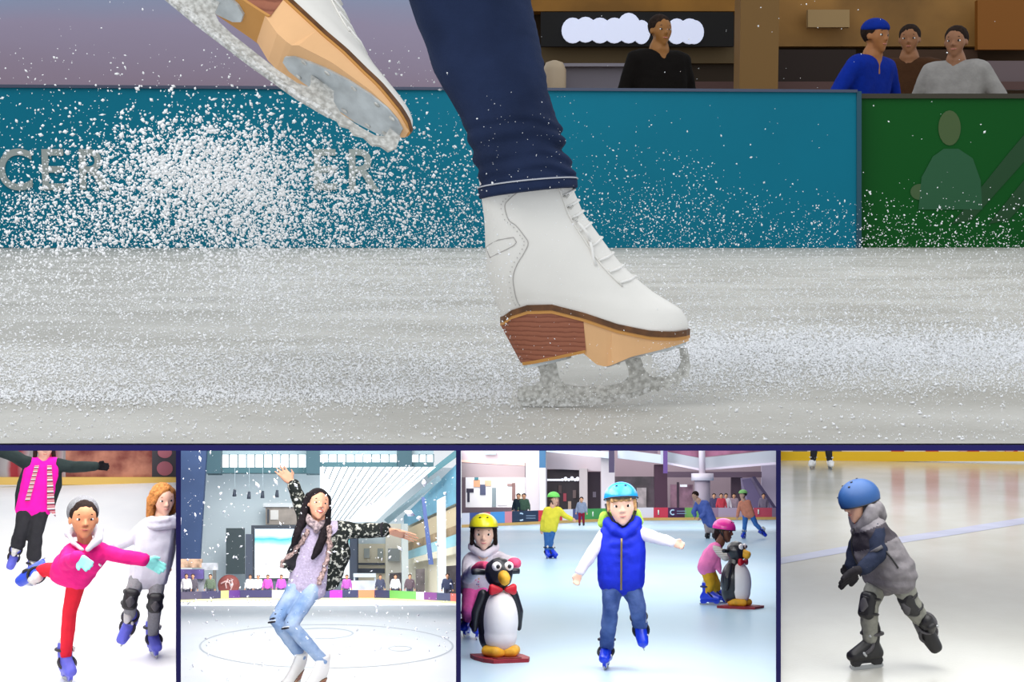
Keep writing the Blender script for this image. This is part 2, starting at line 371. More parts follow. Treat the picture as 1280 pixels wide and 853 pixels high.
def find_is(px, py):
    return min(GRID, key=lambda g: (g[2] - sx(px)) ** 2 + (g[3] - sz(py)) ** 2)[:2]
GRID = [(i, s) + tuple(upper_pt(i, s, -1))[::2] for i in np.linspace(0, 13, 80) for s in np.linspace(.01, .8, 50)]
SEAM_IS = [find_is(*q) for q in ((664, 231), (650, 239), (638, 249), (633, 260), (637, 273), (647, 283), (656, 292), (661, 303), (657, 316), (648, 330), (643, 345), (643, 362), (647, 373), (651, 380))]
PATCH_IS = [find_is(*q) for q in ((610, 316), (609, 310), (614, 304), (625, 300), (638, 297), (644, 297), (646, 302), (643, 308), (634, 313), (622, 317), (614, 320))]
def make_skate(parent, mtx, detail=True, frost=True):
    """child of parent; the boot upper is the part, everything else its sub-parts"""
    def tr(bm):
        bm.transform(mtx); return bm
    bm = B(); N = 26; rings = []
    for k in range(0, 2 * (len(SL) - 1) + 1):
        i = k / 2; r = []
        for j in range(N): s = .5 - .5 * math.cos(math.pi * j / N); r.append(upper_pt(i, s, -1))
        for j in range(N): s = .5 + .5 * math.cos(math.pi * j / N); r.append(upper_pt(i, s, 1))
        rings.append(r)
    loft(bm, rings); bmesh.ops.remove_doubles(bm, verts=bm.verts[:], dist=.0002); bmesh.ops.recalc_face_normals(bm, faces=bm.faces[:])
    boot = part('skate', tr(bm), LEATHER, parent, True, 'white leather figure skate with stacked heel')
    def fw(px): return interp((px - 627) / 232, FOOT_S, FOOT_W) * max(0, 1 - abs(2 * min(1, max(0, (px - 625) / 236)) - 1) ** 7) ** .5
    def xl(st):
        bm = B(); rings = []
        for xt, zt, xb, zb, wt, wb in st:
            rings.append([V((sx(xt), -wt, sz(zt))), V((sx(xt), wt, sz(zt))), V((sx(xb), wb, sz(zb))), V((sx(xb), -wb, sz(zb)))])
        loft(bm, rings); bmesh.ops.recalc_face_normals(bm, faces=bm.faces[:]); return tr(bm)
    xs = np.linspace(625, 861, 48)
    so = lambda x: interp(x, SOLEX, SOLEY)
    part('welt', xl([(x, so(x) - 2, x, so(x) + 5, fw(x) + .0035, fw(x) + .0035) for x in xs]), WELT, boot, False)
    part('sole_edge', xl([(x, so(x) + 5, x, so(x) + 9, fw(x) + .0025, fw(x) + .0025) for x in xs]), EDGE, boot, False)
    botx = [727, 732, 745, 757, 788, 831, 860]; boty = [437, 441, 452, 455, 441, 431, 424]
    part('sole', xl([(x, so(x) + 8, x, max(interp(x, botx, boty), so(x) + 9), fw(x) + .001, fw(x) * (.96 if x > 760 else .8)) for x in np.linspace(727, 860, 30)]), TAN, boot, False)
    st = []
    for u in np.linspace(0, 1, 22):
        xt = 626 + u * 103; xb = 651 + u * 81
        st.append((xt, so(xt) + 8, xb, 453 - 18 * u, fw(xt) + .001, max(fw(xt) * .88, .003)))
    part('heel', xl(st), HEEL, boot, False)
    part('heel_cap', xl([(651 + u * 81, 453 - 18 * u - 1, 652 + u * 79, 456 - 18 * u, fw(627 + u * 103) * .9, fw(627 + u * 103) * .88) for u in np.linspace(0.02, 1, 14)]), EDGE, boot, False)
    part('heel_plate', xl([(x, 456 - 18 * (x - 651) / 81 - 1, x, 460 - 18 * (x - 651) / 81, w, w) for x, w in ((655, .008), (660, .018), (675, .024), (695, .024), (708, .018), (714, .008))]), PLATE, boot, False)
    part('sole_plate', xl([(x, interp(x, botx, boty) - 1, x, interp(x, botx, boty) + 3.5, w, w) for x, w in ((758, .006), (764, .016), (775, .022), (788, .027), (805, .033), (825, .034), (840, .029), (850, .02), (856, .009))]), PLATE, boot, False)
    if detail:
        for x in (772, 790, 812, 832, 846):
            for s in (-1, 1):
                bm = B(); w = interp(x, [760, 788, 825, 850], [.013, .021, .028, .016]); ell(bm, (sx(x), s * w, sz(interp(x, botx, boty) + 4)), (.0032, .0032, .0016), sub=2); part('rivet', tr(bm), BLADE, boot)
    blade = [(647, 486), (646, 498), (652, 507), (700, 508), (745, 505), (786, 499), (808, 491), (818, 485), (822, 489), (828, 482), (834, 486), (840, 478), (848, 480), (853, 471), (860, 470), (862, 455), (858, 434), (848, 434),
             (850, 452), (845, 463), (832, 469), (816, 471), (806, 462), (800, 446), (780, 448), (785, 462), (786, 470), (778, 478), (760, 482), (720, 483), (706, 480), (699, 472), (694, 448), (671, 453), (676, 470), (674, 478), (667, 482), (655, 483)]
    bm = B(); prism(bm, [V((sx(x), -.0022, sz(y))) for x, y in blade], (0, .0044, 0)); part('blade', tr(bm), BLADE, boot, False, 'frosted steel blade with toe pick')
    bm = B(); prism(bm, [V((sx(x), -.0034, sz(y))) for x, y in [(648, 497), (646, 500), (652, 507.4), (700, 508.4), (745, 505.4), (786, 499.4), (812, 489), (812, 482), (786, 491), (745, 496), (700, 498)]], (0, .0068, 0)); part('blade_edge', tr(bm), FROST if frost else BLADE, boot, False)
    if not detail: return boot
    for side in (-1,):
        pts = [upper_pt(i, s, side, .0006) for i, s in SEAM_IS]
        fine = []
        for a in range(len(pts) - 1):
            p0, p1, p2, p3 = pts[max(a - 1, 0)], pts[a], pts[a + 1], pts[min(a + 2, len(pts) - 1)]
            for u in np.linspace(0, 1, 6)[:-1]:
                fine.append(.5 * ((2 * p1) + (p2 - p0) * u + (2 * p0 - 5 * p1 + 4 * p2 - p3) * u * u + (3 * p1 - p0 - 3 * p2 + p3) * u ** 3))
        fine.append(pts[-1])
        bm = B(); tube(bm, fine, .0006, 6); part('seam', tr(bm), SEAM, boot)
        bm = B()
        for p in fine[::2]:
            q = p + V((-.0055, 0, .0)); box(bm, q, (.0009, .0012, .0016))
        part('stitching', tr(bm), SEAM, boot, False, kind='stuff')
        loop = [upper_pt(i, s, side, .0006) for i, s in PATCH_IS]
        bm = B(); tube(bm, loop, .0006, 6, True); part('ankle_patch', tr(bm), SEAM, boot)
    # eyelet flap and laces along the front
    bm = B(); tube(bm, [upper_pt(i, .86, -1, .001) for i in np.linspace(5.6, 12.3, 14)], .0013, 6); part('eyelet_flap', tr(bm), LEATHER, boot)
    for n, i in enumerate(np.linspace(5.9, 12.2, 9)):
        bm = B(); tube(bm, [upper_pt(i, .87, -1, .002), upper_pt(i + .15, .95, -1, .0018), upper_pt(i + .3, 1.0, 0, 0) + V((.0014, 0, .0008)), upper_pt(i + .45, .95, 1, .0018), upper_pt(i + .6, .87, 1, .002)], .0021, 6); part('lace', tr(bm), LACE, boot)
        if n > 4:
            bm = B(); p = upper_pt(i, .88, -1, .003); tube(bm, [p, p + V((.004, -.003, -.002)), p + V((.007, -.001, .002))], .0016, 6); part('lace_hook', tr(bm), BLADE, boot)
    bm = B(); p = upper_pt(8.6, .9, -1, .004); tube(bm, [p, p + V((.004, -.004, -.012)), p + V((.006, -.003, -.026)), p + V((.010, -.004, -.037))], .0022, 6); part('lace_end', tr(bm), LACE, boot)
    bm = B(); p = upper_pt(9.6, .9, -1, .004); tube(bm, [p, p + V((.006, -.006, -.006)), p + V((.014, -.004, -.016)), p + V((.018, -.003, -.026))], .0022, 6); part('lace_end', tr(bm), LACE, boot)
    return boot

sk = thing(R0, 'person', 'skater in dark blue jeans and white figure skates kicking up ice', 'person', R0.fl(700, 508))
o0 = R0.fl(700, 508)
make_skate(sk, Matrix.Translation(o0) @ Matrix.Rotation(math.radians(-3), 4, 'Z'))
# the lifted skate: toe down to the right, sole rolled towards the lens
th, al, D2 = math.radians(38.5), math.radians(42), 1.78
X = V((math.cos(th), -.10, -math.sin(th))).normalized(); Zin = V((math.sin(th), 0, math.cos(th)))
Z = (Zin * math.cos(al) + V((0, 1, 0)) * math.sin(al)); Z = (Z - X * Z.dot(X)).normalized(); Y = Z.cross(X)
Rm = Matrix((X, Y, Z)).transposed() @ Matrix.Diagonal((1.5, .86, .74))
tip = V((sx(853), 0, sz(474))); org = R0.at(474, 184, D2) - Rm @ tip
make_skate(sk, Matrix.Translation(org) @ Rm.to_4x4())
# jeans: lower leg traced, then up to the hips out of frame, and the second leg
DENIM = mat('dark_denim', (33, 44, 72), .85, spec=.12, noise=(7, .3), bump=(420, .5, .0015)); DENIM2 = mat('denim_stitch', (186, 188, 196), .8)
D1 = o0.y
JL = [(-480, 560, 780), (-330, 520, 735), (-200, 490, 690), (-120, 480, 668), (-60, 493, 656), (0, 511, 663), (30, 521, 670), (60, 533, 676), (90, 543, 681), (110, 553, 685), (130, 566, 690), (150, 578, 695), (165, 584, 700), (178, 588, 704), (190, 592, 703), (205, 596, 712), (220, 599, 717), (235, 601, 719), (241, 602, 719)]
def jean_ring(y, n=72, grow=0.0):
    L = interp(y, [j[0] for j in JL], [j[1] for j in JL]); Rr = interp(y, [j[0] for j in JL], [j[2] for j in JL])
    tl = interp(y, [-480, 130, 241], [0, 0, 7]); r = []
    for k in range(n):
        a = 2 * math.pi * k / n; c, s = math.cos(a), math.sin(a)
        px = (L + Rr) / 2 + (Rr - L) / 2 * c; py = y - tl * c + 3.5 * s * interp(y, [60, 200], [0, 1])
        p = R0.at(px, py, D1); hw = (Rr - L) / 2 / SCL * .92
        d = V((c, s, 0))
        fold = 0; yy = y - 7 * math.sin(a + .4) - 6 * mnoise.noise(V((c * 1.2, s * 1.2, 4)))
        for yc, wd, am in ((158, 7, .0045), (176, 9, .005), (200, 8, .005), (219, 6, .004)):
            g = (yy - yc) / wd; fold += am * (math.exp(-g * g) - .8 * math.exp(-(g - 1.3) ** 2 * 2)) * (.45 + .55 * max(0, c) + .5 * mnoise.noise(V((c * 1.5 + yc, s * 1.5, 1))))
        if y > 228: fold *= .2
        fold += .0016 * mnoise.noise(V((c * 3, s * 3, y * .03))) + .0022 * max(0, c - .35) * mnoise.noise(V((c * 4, s * 6, y * .11)))
        r.append(V((p.x, D1 + s * hw, p.z)) + d * (fold + grow))
    return r
bm = B(); ys = list(np.linspace(-480, 0, 24)) + list(np.linspace(4, 229, 110)); loft(bm, [jean_ring(y) for y in ys])
hip = R0.at(640, -470, D1 + .05); kn = R0.at(470, -300, D2 + .06); an = org + Rm @ V((-.06, 0, .36))
limb(bm, (hip, .125), (kn, .085), (an, .066)); hull(bm, [(R0.at(640, -500, D1), .13), (R0.at(740, -520, D1 + .05), .12), (R0.at(690, -640, D1 + .04), .125)])
jeans = part('jeans', bm, DENIM, sk)
bm = B(); loft(bm, [jean_ring(y, grow=g) for y, g in ((226, .0005), (228, .003), (233, .0036), (238, .0034), (241.5, .0028), (242, -.002))]); part('hem', bm, DENIM, jeans)
bm = B(); tube(bm, jean_ring(229.5, grow=.0042), .0011, 5, True); part('hem_stitching', bm, DENIM2, jeans)

# ================================================================== flying ice
FLECK = mat('ice_fleck', (250, 251, 253), .7, spec=.3)
OCT = np.array([(1, 0, 0), (-1, 0, 0), (0, 1, 0), (0, -1, 0), (0, 0, 1), (0, 0, -1)], float)
OF = np.array([(0, 2, 4), (2, 1, 4), (1, 3, 4), (3, 0, 4), (2, 0, 5), (1, 2, 5), (3, 1, 5), (0, 3, 5)])
def flecks(room, name, P, S, label, mt, elong=1.6, cat='snow'):
    """P (n,3) points in room space, S (n,) radii: one cloud of little crystals"""
    P = np.asarray(P); S = np.asarray(S); n = len(P)
    Q = rng.normal(size=(n, 4)); Q /= np.linalg.norm(Q, axis=1)[:, None]; a, b, c, d = Q.T
    Rq = np.stack([1 - 2 * (c * c + d * d), 2 * (b * c - a * d), 2 * (b * d + a * c), 2 * (b * c + a * d), 1 - 2 * (b * b + d * d), 2 * (c * d - a * b), 2 * (b * d - a * c), 2 * (c * d + a * b), 1 - 2 * (b * b + c * c)], 1).reshape(n, 3, 3)
    K = np.stack([rng.uniform(.8, elong, n), rng.uniform(.6, 1.1, n), rng.uniform(.5, 1, n)], 1) * S[:, None]
    vv = np.einsum('nij,nkj->nki', Rq, OCT[None] * K[:, None, :]) + P[:, None, :]
    ff = (OF[None] + 6 * np.arange(n)[:, None, None]).reshape(-1, 3); vv = vv.reshape(-1, 3)
    me = bpy.data.meshes.new(name); me.vertices.add(len(vv)); me.vertices.foreach_set('co', vv.ravel())
    me.loops.add(len(ff) * 3); me.loops.foreach_set('vertex_index', ff.ravel().astype(np.int32))
    me.polygons.add(len(ff)); me.polygons.foreach_set('loop_start', np.arange(0, len(ff) * 3, 3, dtype=np.int32)); me.polygons.foreach_set('loop_total', np.full(len(ff), 3, np.int32))
    me.update(calc_edges=True)
    return solo(room, name, me, mt, label, cat, kind='stuff', base=(float(P[:, 0].mean()), float(P[:, 1].mean()), 0.0), smooth=True)
def cloud(n, fx, fy, d0, d1, smin, smax, power=2.2):
    """n points around traced pixel samplers fx, fy, spread in depth; sizes in pixels"""
    P = []; S = []
    for _ in range(n):
        x, y = fx(), fy(); D = random.uniform(d0, d1); p = R0.at(x, y, D)
        if p.z < .001: 
            p = R0.fl(x, y, .003)
            if p.y > 3.6 or p.y < yF: continue
        s = (smin + (smax - smin) * random.random() ** power) * .5 * p.y / F
        P.append(p); S.append(s)
    return P, S
G = random.gauss; P, S = [], []
def add(*a, **k):
    p, s = cloud(*a, **k); P.extend(p); S.extend(s)
def spray(n, x0, y0, a0, a1, l0, l1, smin, smax, **k):
    """fan of ice thrown up and back"""
    pp, ss = [], []
    for _ in range(n):
        a = math.radians(random.uniform(a0, a1)); l = l0 + (l1 - l0) * random.random() ** .8
        x = x0 + math.cos(a) * l + G(0, 9); y = y0 - math.sin(a) * l + G(0, 9)
        p, s = cloud(1, lambda: x, lambda: y, 1.85, 2.75, smin, smax, **k); pp += p; ss += s
    P.extend(pp); S.extend(ss)
add(3600, lambda: G(250, 75), lambda: G(212, 34), 1.9, 2.6, 1.6, 7.5)
add(4200, lambda: G(330, 110), lambda: G(235, 48), 1.9, 2.7, 1.4, 6)
add(1700, lambda: G(300, 45), lambda: G(310, 45), 1.9, 2.7, 1.4, 6)
add(4200, lambda: random.uniform(-10, 600), lambda: G(255, 48), 1.9, 2.8, 1.0, 4.6)
add(2600, lambda: random.uniform(-10, 610), lambda: random.uniform(230, 400), 1.9, 2.6, 1.0, 4.2)
add(1500, lambda: G(100, 70), lambda: G(285, 30), 1.9, 2.5, 1.4, 6)
add(9000, lambda: random.uniform(-10, 640), lambda: G(368, 42), 1.9, 2.7, 1.0, 3.6)
add(6500, lambda: random.uniform(300, 640), lambda: G(355, 48), 1.9, 2.7, 1.0, 3.4)
add(700, lambda: random.uniform(-10, 600), lambda: random.uniform(60, 220), 1.9, 2.8, 1.0, 4.2, power=3)
add(160, lambda: random.uniform(-10, 1290), lambda: random.uniform(0, 200), 1.8, 2.8, 1.0, 3.6, power=4)
add(900, lambda: G(800, 70), lambda: G(262, 42), 1.9, 2.9, .9, 3.0)
add(900, lambda: random.uniform(720, 1290), lambda: G(280, 22), 2.0, 3.0, .9, 3.4)
add(8000, lambda: random.uniform(780, 1290) if random.random() < .85 else random.uniform(1290, 1600), lambda: G(345, 32), 2.0, 3.2, .8, 2.6)
add(6500, lambda: random.uniform(850, 1290) if random.random() < .85 else random.uniform(1290, 1600), lambda: G(385, 24), 2.0, 3.0, .8, 2.6)
add(1100, lambda: G(845, 22), lambda: G(455, 22), 1.95, 2.2, .8, 2.6)
add(500, lambda: G(735, 45), lambda: G(495, 12), 1.98, 2.1, .8, 2.2)
add(260, lambda: random.uniform(600, 730), lambda: random.uniform(120, 470), 1.94, 1.97, .7, 1.8)
add(2600, lambda: random.uniform(-10, 1290), lambda: random.uniform(430, 553), 1.7, 3, .8, 2.6)
flecks(R0, 'ice_spray', P, S, 'white spray of ice crystals flying around the skates', FLECK)
# grit and shaved snow lying on the near ice
P, S = [], []
def ground(n, fx, fy, s0, s1):
    for _ in range(n):
        x, y = fx(), fy()
        if not 318 < y < 550: continue
        p = R0.fl(x, y, .001); P.append(p); S.append((s0 + (s1 - s0) * random.random() ** 2.5) * .5 * p.y / F)
ground(3500, lambda: random.uniform(-20, 1300), lambda: 551 - 150 * random.random() ** 1.5, 1, 4.5)
ground(23000, lambda: random.triangular(815, 1750, 830) if random.random() < .35 else random.uniform(815, 1330), lambda: G(436, 15), 1.2, 4.5)
ground(9000, lambda: random.triangular(830, 1700, 850) if random.random() < .4 else random.uniform(830, 1330), lambda: G(468, 14), 1, 3.4)
ground(17000, lambda: random.triangular(-420, 680, 600) if random.random() < .35 else random.uniform(-30, 680), lambda: G(464, 20), 1.2, 4)
ground(7000, lambda: random.uniform(-20, 640), lambda: G(493, 7), 1.2, 4)
ground(5000, lambda: random.uniform(-20, 1300), lambda: random.uniform(330, 440), 1, 3)
flecks(R0, 'ice_shavings', P, S, 'loose ice shavings scattered over the near ice', SNOW, elong=2.4)

# ================================================================== people
def skin_mat(c): return mat('skin_%d_%d_%d' % c, c, .5, spec=.3, noise=(18, .04))
EYEW = mat('eye_white', (232, 230, 226), .3); EYED = mat('eye_dark', (38, 26, 20), .2)
STEEL = mat('skate_steel', (176, 178, 180), .35, .6); BLACKP = mat('black_plastic', (34, 33, 36), .45); GREYP = mat('grey_strap', (78, 76, 80), .6); LINER = mat('skate_liner', (206, 204, 202), .7)
def fabric(name, c, n=.08, sc=16, bp=.35, bs=38, col2=None, rough=.85): return mat(name, c, rough, spec=.12, noise=(sc, n), bump=(bs, bp, .012), col2=col2)

class Fig:
    """one person; J = joints in room space, H = head height in metres, k = girth (1 = child of about 1.2 m)"""
    def __init__(s, room, label, J, H, yaw=0, pitch=0, roll=0, k=1.0, skin=(222, 172, 142), group=None, flat=(), fz=.13):
        s.room, s.J, s.H, s.k = room, {a: V(b) for a, b in J.items()}, H, k
        for f in flat: s.J['an' + f].z = fz
        a = [s.J[q] for q in ('anL', 'anR')]; low = min(a, key=lambda p: p.z)
        s.root = thing(room, 'person', label, 'person', (low.x, low.y, 0), group)
        s.R = Matrix.Rotation(math.radians(roll), 3, 'Y') @ Matrix.Rotation(math.radians(yaw), 3, 'Z') @ Matrix.Rotation(math.radians(-pitch), 3, 'X')
        s.skin = skin_mat(skin)
    def hd(s, x, y, z): return s.J['head'] + s.R @ (V((x, y, z)) * s.H)
    def body(s, face=True, hands='LR', ears=True, voxel=None, curl=None):
        J, k, H = s.J, s.k, s.H; bm = B(); h = s.hd
        ell(bm, h(0, .05, .13), (.335 * H, .41 * H, .37 * H), s.R)
        hull(bm, [(h(x, -.13, -.05), .165 * H) for x in (-.15, .15)] + [(h(x, -.10, -.26), .11 * H) for x in (-.12, .12)] + [(h(x, -.155, .14), .16 * H) for x in (-.13, .13)] + [(h(0, -.215, -.40), .085 * H)])
        if face:
            hull(bm, [(h(0, -.315, .03), .03 * H), (h(0, -.385, -.10), .048 * H)]); hull(bm, [(h(-.045, -.345, -.115), .036 * H), (h(.045, -.345, -.115), .036 * H), (h(0, -.37, -.10), .04 * H)])
            hull(bm, [(h(-.085, -.275, -.245), .03 * H), (h(.085, -.275, -.245), .03 * H), (h(0, -.305, -.24), .042 * H)])
        if ears:
            for x in (-1, 1): ell(bm, h(x * .335, .03, -.02), (.045 * H, .075 * H, .115 * H), s.R, 2)
        hull(bm, [(h(0, .06, -.22), .19 * H), (J['neck'], .055 * k)]); hull(bm, [(J['neck'], .05 * k), (lerp(J['shL'], J['shR'], .5) + V((0, 0, -.04 * k)), .055 * k)])
        s.torso(bm, -.012); 
        for q in 'LR': s.arm(bm, q, -.008); s.leg(bm, q, -.008)
        for q in hands: s.hand(bm, q, 0, (curl or {}).get(q, .25))
        b = part('body', fuse(bm, voxel or min(.0075 * max(k, .9), .009), 2), s.skin, s.root)
        s.b = b
        return b
    def face(s, brow=(80, 56, 40), lip=(190, 116, 102), smile=.35, iris=EYED, open_=1.0, brow_on=True):
        h, H = s.hd, s.H
        for x in (-1, 1):
            bm = B(); ell(bm, h(x * .145, -.262, .025), (.074 * H, .05 * H, .042 * H * open_), s.R, 2); e = part('eye', bm, EYEW, s.b)
            bm = B(); ell(bm, h(x * .145, -.292, .027), (.038 * H, .026 * H, .042 * H * open_), s.R, 2); part('iris', bm, iris, s.b)
            bm = B(); tube(bm, [h(x * .075, -.292, .052), h(x * .145, -.297, .07 if open_ > .6 else .06), h(x * .215, -.262, .046)], .012 * H, 5); part('eyelid', bm, mat('lash', (60, 40, 34), .7), s.b)
            if brow_on:
                bm = B(); tube(bm, [h(x * .065, -.302, .125), h(x * .15, -.302, .15), h(x * .235, -.25, .12)], [.014 * H, .02 * H, .01 * H], 6); part('eyebrow', bm, mat('brow_%d_%d_%d' % brow, brow, .9), s.b)
        lm = mat('lip_%d_%d_%d' % lip, lip, .5)
        if smile >= 1:
            bm = B(); hull(bm, [(h(-.085, -.29, -.222), .016 * H), (h(.085, -.29, -.222), .016 * H), (h(0, -.322, -.236), .030 * H)]); part('teeth', bm, mat('teeth', (245, 242, 236), .3), s.b)
            for nm, zc, r in (('upper_lip', -.212, .011), ('lower_lip', -.280, .015)):
                bm = B(); tube(bm, [h(-.135, -.262, -.195), h(-.07, -.318, (zc - .195) / 2 - .012), h(0, -.346, zc), h(.07, -.318, (zc - .195) / 2 - .012), h(.135, -.262, -.195)], [.006 * H, r * H, r * H, r * H, .006 * H], 6); part(nm, bm, lm, s.b)
        else:
            bm = B(); tube(bm, [h(-.105, -.272, -.235 + .05 * smile), h(-.05, -.322, -.242), h(0, -.338, -.245), h(.05, -.322, -.242), h(.105, -.272, -.235 + .05 * smile)], [.008 * H, .016 * H, .02 * H, .016 * H, .008 * H], 6); part('lips', bm, lm, s.b)
    def torso(s, bm, e, hem=0.0, flare=0.0, puff=0.0):
        J, k = s.J, s.k; sL, sR, hL, hR = J['shL'], J['shR'], J['hiL'], J['hiR']
        iL, iR = lerp(sL, sR, .1), lerp(sL, sR, .9); cL, cR = lerp(iL, hL, .42), lerp(iR, hR, .42); c = (cL + cR) * .5
        cL, cR = lerp(cL, c, .12), lerp(cR, c, .12)
        d = ((hL + hR) * .5 - (sL + sR) * .5).normalized(); bL, bR = hL + d * hem, hR + d * hem
        hull(bm, [(iL, .046 * k + e), (iR, .046 * k + e), (cL, .066 * k + e + puff), (cR, .066 * k + e + puff)])
        hull(bm, [(cL, .066 * k + e + puff), (cR, .066 * k + e + puff), (hL, .07 * k + e + puff), (hR, .07 * k + e + puff)])
        if hem: hull(bm, [(hL, .07 * k + e + puff), (hR, .07 * k + e + puff), (lerp(bL, bR, -flare), .07 * k + e), (lerp(bL, bR, 1 + flare), .07 * k + e)])
    def arm(s, bm, q, e, end=1.0, cuff=0.0):
        J, k = s.J, s.k; a, b, c = J['sh' + q], J['el' + q], J['wr' + q]; w = lerp(b, c, end)
        limb(bm, (a, .04 * k + e), (b, .033 * k + e), (w, .026 * k + e + cuff))
    def leg(s, bm, q, e, end=1.0, cuff=0.0):
        J, k = s.J, s.k; a, b, c = J['hi' + q], J['kn' + q], J['an' + q]; w = lerp(b, c, end)
        limb(bm, (a, .066 * k + e), (lerp(a, b, .55), .056 * k + e), (b, .046 * k + e), (lerp(b, c, min(.35, end)), .046 * k + e), (w, .034 * k + e + cuff))
    def hand(s, bm, q, e=0.0, curl=.25, scale=1.0):
        J, k = s.J, s.k; w, t = J['wr' + q], J['ha' + q]; d = t - w; L = d.length; d = d / L
        n = J.get('pn' + q, V((0, -1, 0))); n = (n - d * n.dot(d)).normalized(); sd = d.cross(n); r = .0085 * k * scale + e
        up = -1 if q == 'L' else 1
        pw = .155 * L * scale
        hull(bm, [(w, .022 * k + e), (w + d * .3 * L + sd * pw, r * 1.35), (w + d * .3 * L - sd * pw, r * 1.35), (w + d * .52 * L + sd * pw * 1.15, r * 1.15), (w + d * .52 * L - sd * pw * 1.15, r * 1.15)])
        for i, (o, ln) in enumerate(((-1.12, .40), (-.38, .47), (.38, .45), (1.12, .35))):
            a = w + d * .52 * L + sd * pw * o; d1 = (d + sd * o * .13 + n * curl * .5).normalized(); d2 = (d + sd * o * .1 + n * curl * 1.5).normalized()
            m = a + d1 * ln * L * .5; limb(bm, (a, r), (m, r * .95), (m + d2 * ln * L * .5, r * .8))
        tb = w + d * .2 * L - sd * up * pw * .8; t1 = tb + (d * .6 - sd * up * .8 + n * .25).normalized() * .24 * L; limb(bm, (tb, r * 1.25), (t1, r * 1.05), (t1 + (d * .95 - sd * up * .25 + n * .3).normalized() * .2 * L, r * .85))
    def cloth(s, name, m, fn, voxel=.010, smooth=2, wr=(.005, 16), paint=None, label=None, squash=(1, 1, 1), parent=None):
        bm = B(); fn(bm); me = fuse(bm, voxel, smooth)
        if wr: wrinkle(me, wr[0], wr[1], squash, seed=len(BASE) % 17)
        return part(name, me, m, parent or s.root, paint=paint, label=label)
    def hair(s, m, fn=None, label=None, cap=True, voxel=None):
        h, H = s.hd, s.H
        def f(bm):
            if cap: ell(bm, h(0, .095, .17), (.372 * H, .425 * H, .385 * H), s.R)
            if fn: fn(bm, h, H)
        return s.cloth('hair', m, f, voxel or .008, 1, (.0035, 45), label=label, squash=(1, 1, .2))
    def helmet(s, m, rim=BLACKP, z0=.10, strap=True, vents=((-.13, -.42, .33), (.13, -.42, .33)), tilt=0, strapm=BLACKP, label=None, sc=1.0, zm=-.06, hz=.47):
        h, H = s.hd, s.H; T = s.R @ Matrix.Rotation(math.radians(tilt), 3, 'X'); c = s.hd(0, .05, z0)
        bm = B(); ell(bm, c, (.44 * H * sc, .53 * H * sc, hz * H * sc), T, 4, zmin=zm)
        bmesh.ops.remove_doubles(bm, verts=bm.verts[:], dist=.0003)
        hm = part('helmet', bm, m, s.root, label=label)
        rr = (1 - zm * zm) ** .5; bm = B(); tube(bm, [c + T @ V((.435 * rr * H * sc * math.cos(a), .525 * rr * H * sc * math.sin(a), (zm + .03) * hz * H)) for a in np.linspace(0, 2 * math.pi, 40)[:-1]], .02 * H, 6, True); part('rim', bm, rim, hm)
        for x, y, z in vents:
            d = V((x / .44, y / .53, z / hz)).normalized(); p = c + T @ V((d.x * .44 * H * sc, d.y * .53 * H * sc, d.z * hz * H * sc))
            bm = B(); ell(bm, p, (.034 * H, .034 * H, .024 * H), T, 2); part('vent', bm, BLACKP, hm)
        if strap:
            for x in (-1, 1):
                bm = B(); tube(bm, [h(x * .39, -.02, .08), h(x * .36, -.04, -.12), h(x * .25, -.08, -.36), h(0, -.15, -.50)], .028 * H, 6, flat=(1, .6)); part('strap', bm, strapm, hm)
                bm = B(); tube(bm, [h(x * .40, .12, .08), h(x * .37, .05, -.06), h(x * .33, -.02, -.2)], .032 * H, 6); part('ear_pad', bm, strapm, hm)
        return hm
    def skate(s, q, fdir, up=None, m=None, strapm=GREYP, sc=1.0, liner=LINER, holder=None, label=None):
        """hire skate: plastic shell, straps, holder and blade; fdir = toe direction"""
        A = s.J['an' + q]; f = V(fdir).normalized(); u = V(up) if up else (s.J['kn' + q] - A); u = (u - f * u.dot(f)).normalized(); l = u.cross(f)
        P = lambda x, y, z: A + (f * x + l * y + u * z) * sc
        S = lambda x, y, z, r: (P(x, y, z), r * sc)
        bm = B(); hull(bm, [S(-.018, 0, .075, .046), S(-.01, 0, .0, .045)])
        hull(bm, [S(-.01, 0, 0, .044), S(-.055, 0, -.052, .032), S(.03, .012, -.05, .034), S(.03, -.012, -.05, .034)]); hull(bm, [S(.01, 0, -.005, .038), S(.03, .014, -.05, .033), S(.03, -.014, -.05, .033), S(.112, .008, -.056, .03), S(.112, -.008, -.056, .03)])
        sh = part('skate', fuse(bm, .007, 2), m, s.root, label=label)
        bm = B(); hull(bm, [S(-.018, 0, .095, .040), S(-.014, 0, .06, .043)]); hull(bm, [S(.018, .012, .115, .014), S(.018, -.012, .115, .014), S(.03, 0, .06, .022)]); part('liner', fuse(bm, .007, 1), liner, sh)
        for c, ax, rx, ry in ((P(-.016, 0, .055), u, .056, .052), (P(.032, 0, -.018), (u + f * .9).normalized(), .052, .05)):
            e1 = (f - ax * f.dot(ax)).normalized(); bm = B(); tube(bm, [c + (e1 * rx * math.cos(a) + l * ry * math.sin(a)) * sc for a in np.linspace(0, 2 * math.pi, 22)[:-1]], .0095 * sc, 6, True); st = part('strap', bm, strapm, sh)
            bm = B(); e = P(0, 0, 0); bx = c + (e1 * rx * .8 + l * ry * .75) * sc; hull(bm, [(bx - ax * .008 * sc, .009 * sc), (bx + ax * .008 * sc, .009 * sc)]); part('buckle', bm, LINER if strapm is not GREYP else STEEL, sh)
        bm = B(); prism(bm, [P(x, -.011, z) for x, z in ((-.075, -.07), (.125, -.075), (.118, -.098), (.105, -.112), (.075, -.112), (.06, -.098), (-.01, -.098), (-.025, -.112), (-.07, -.112), (-.082, -.09))], l * .022 * sc); part('blade_holder', bm, holder or m, sh, False)
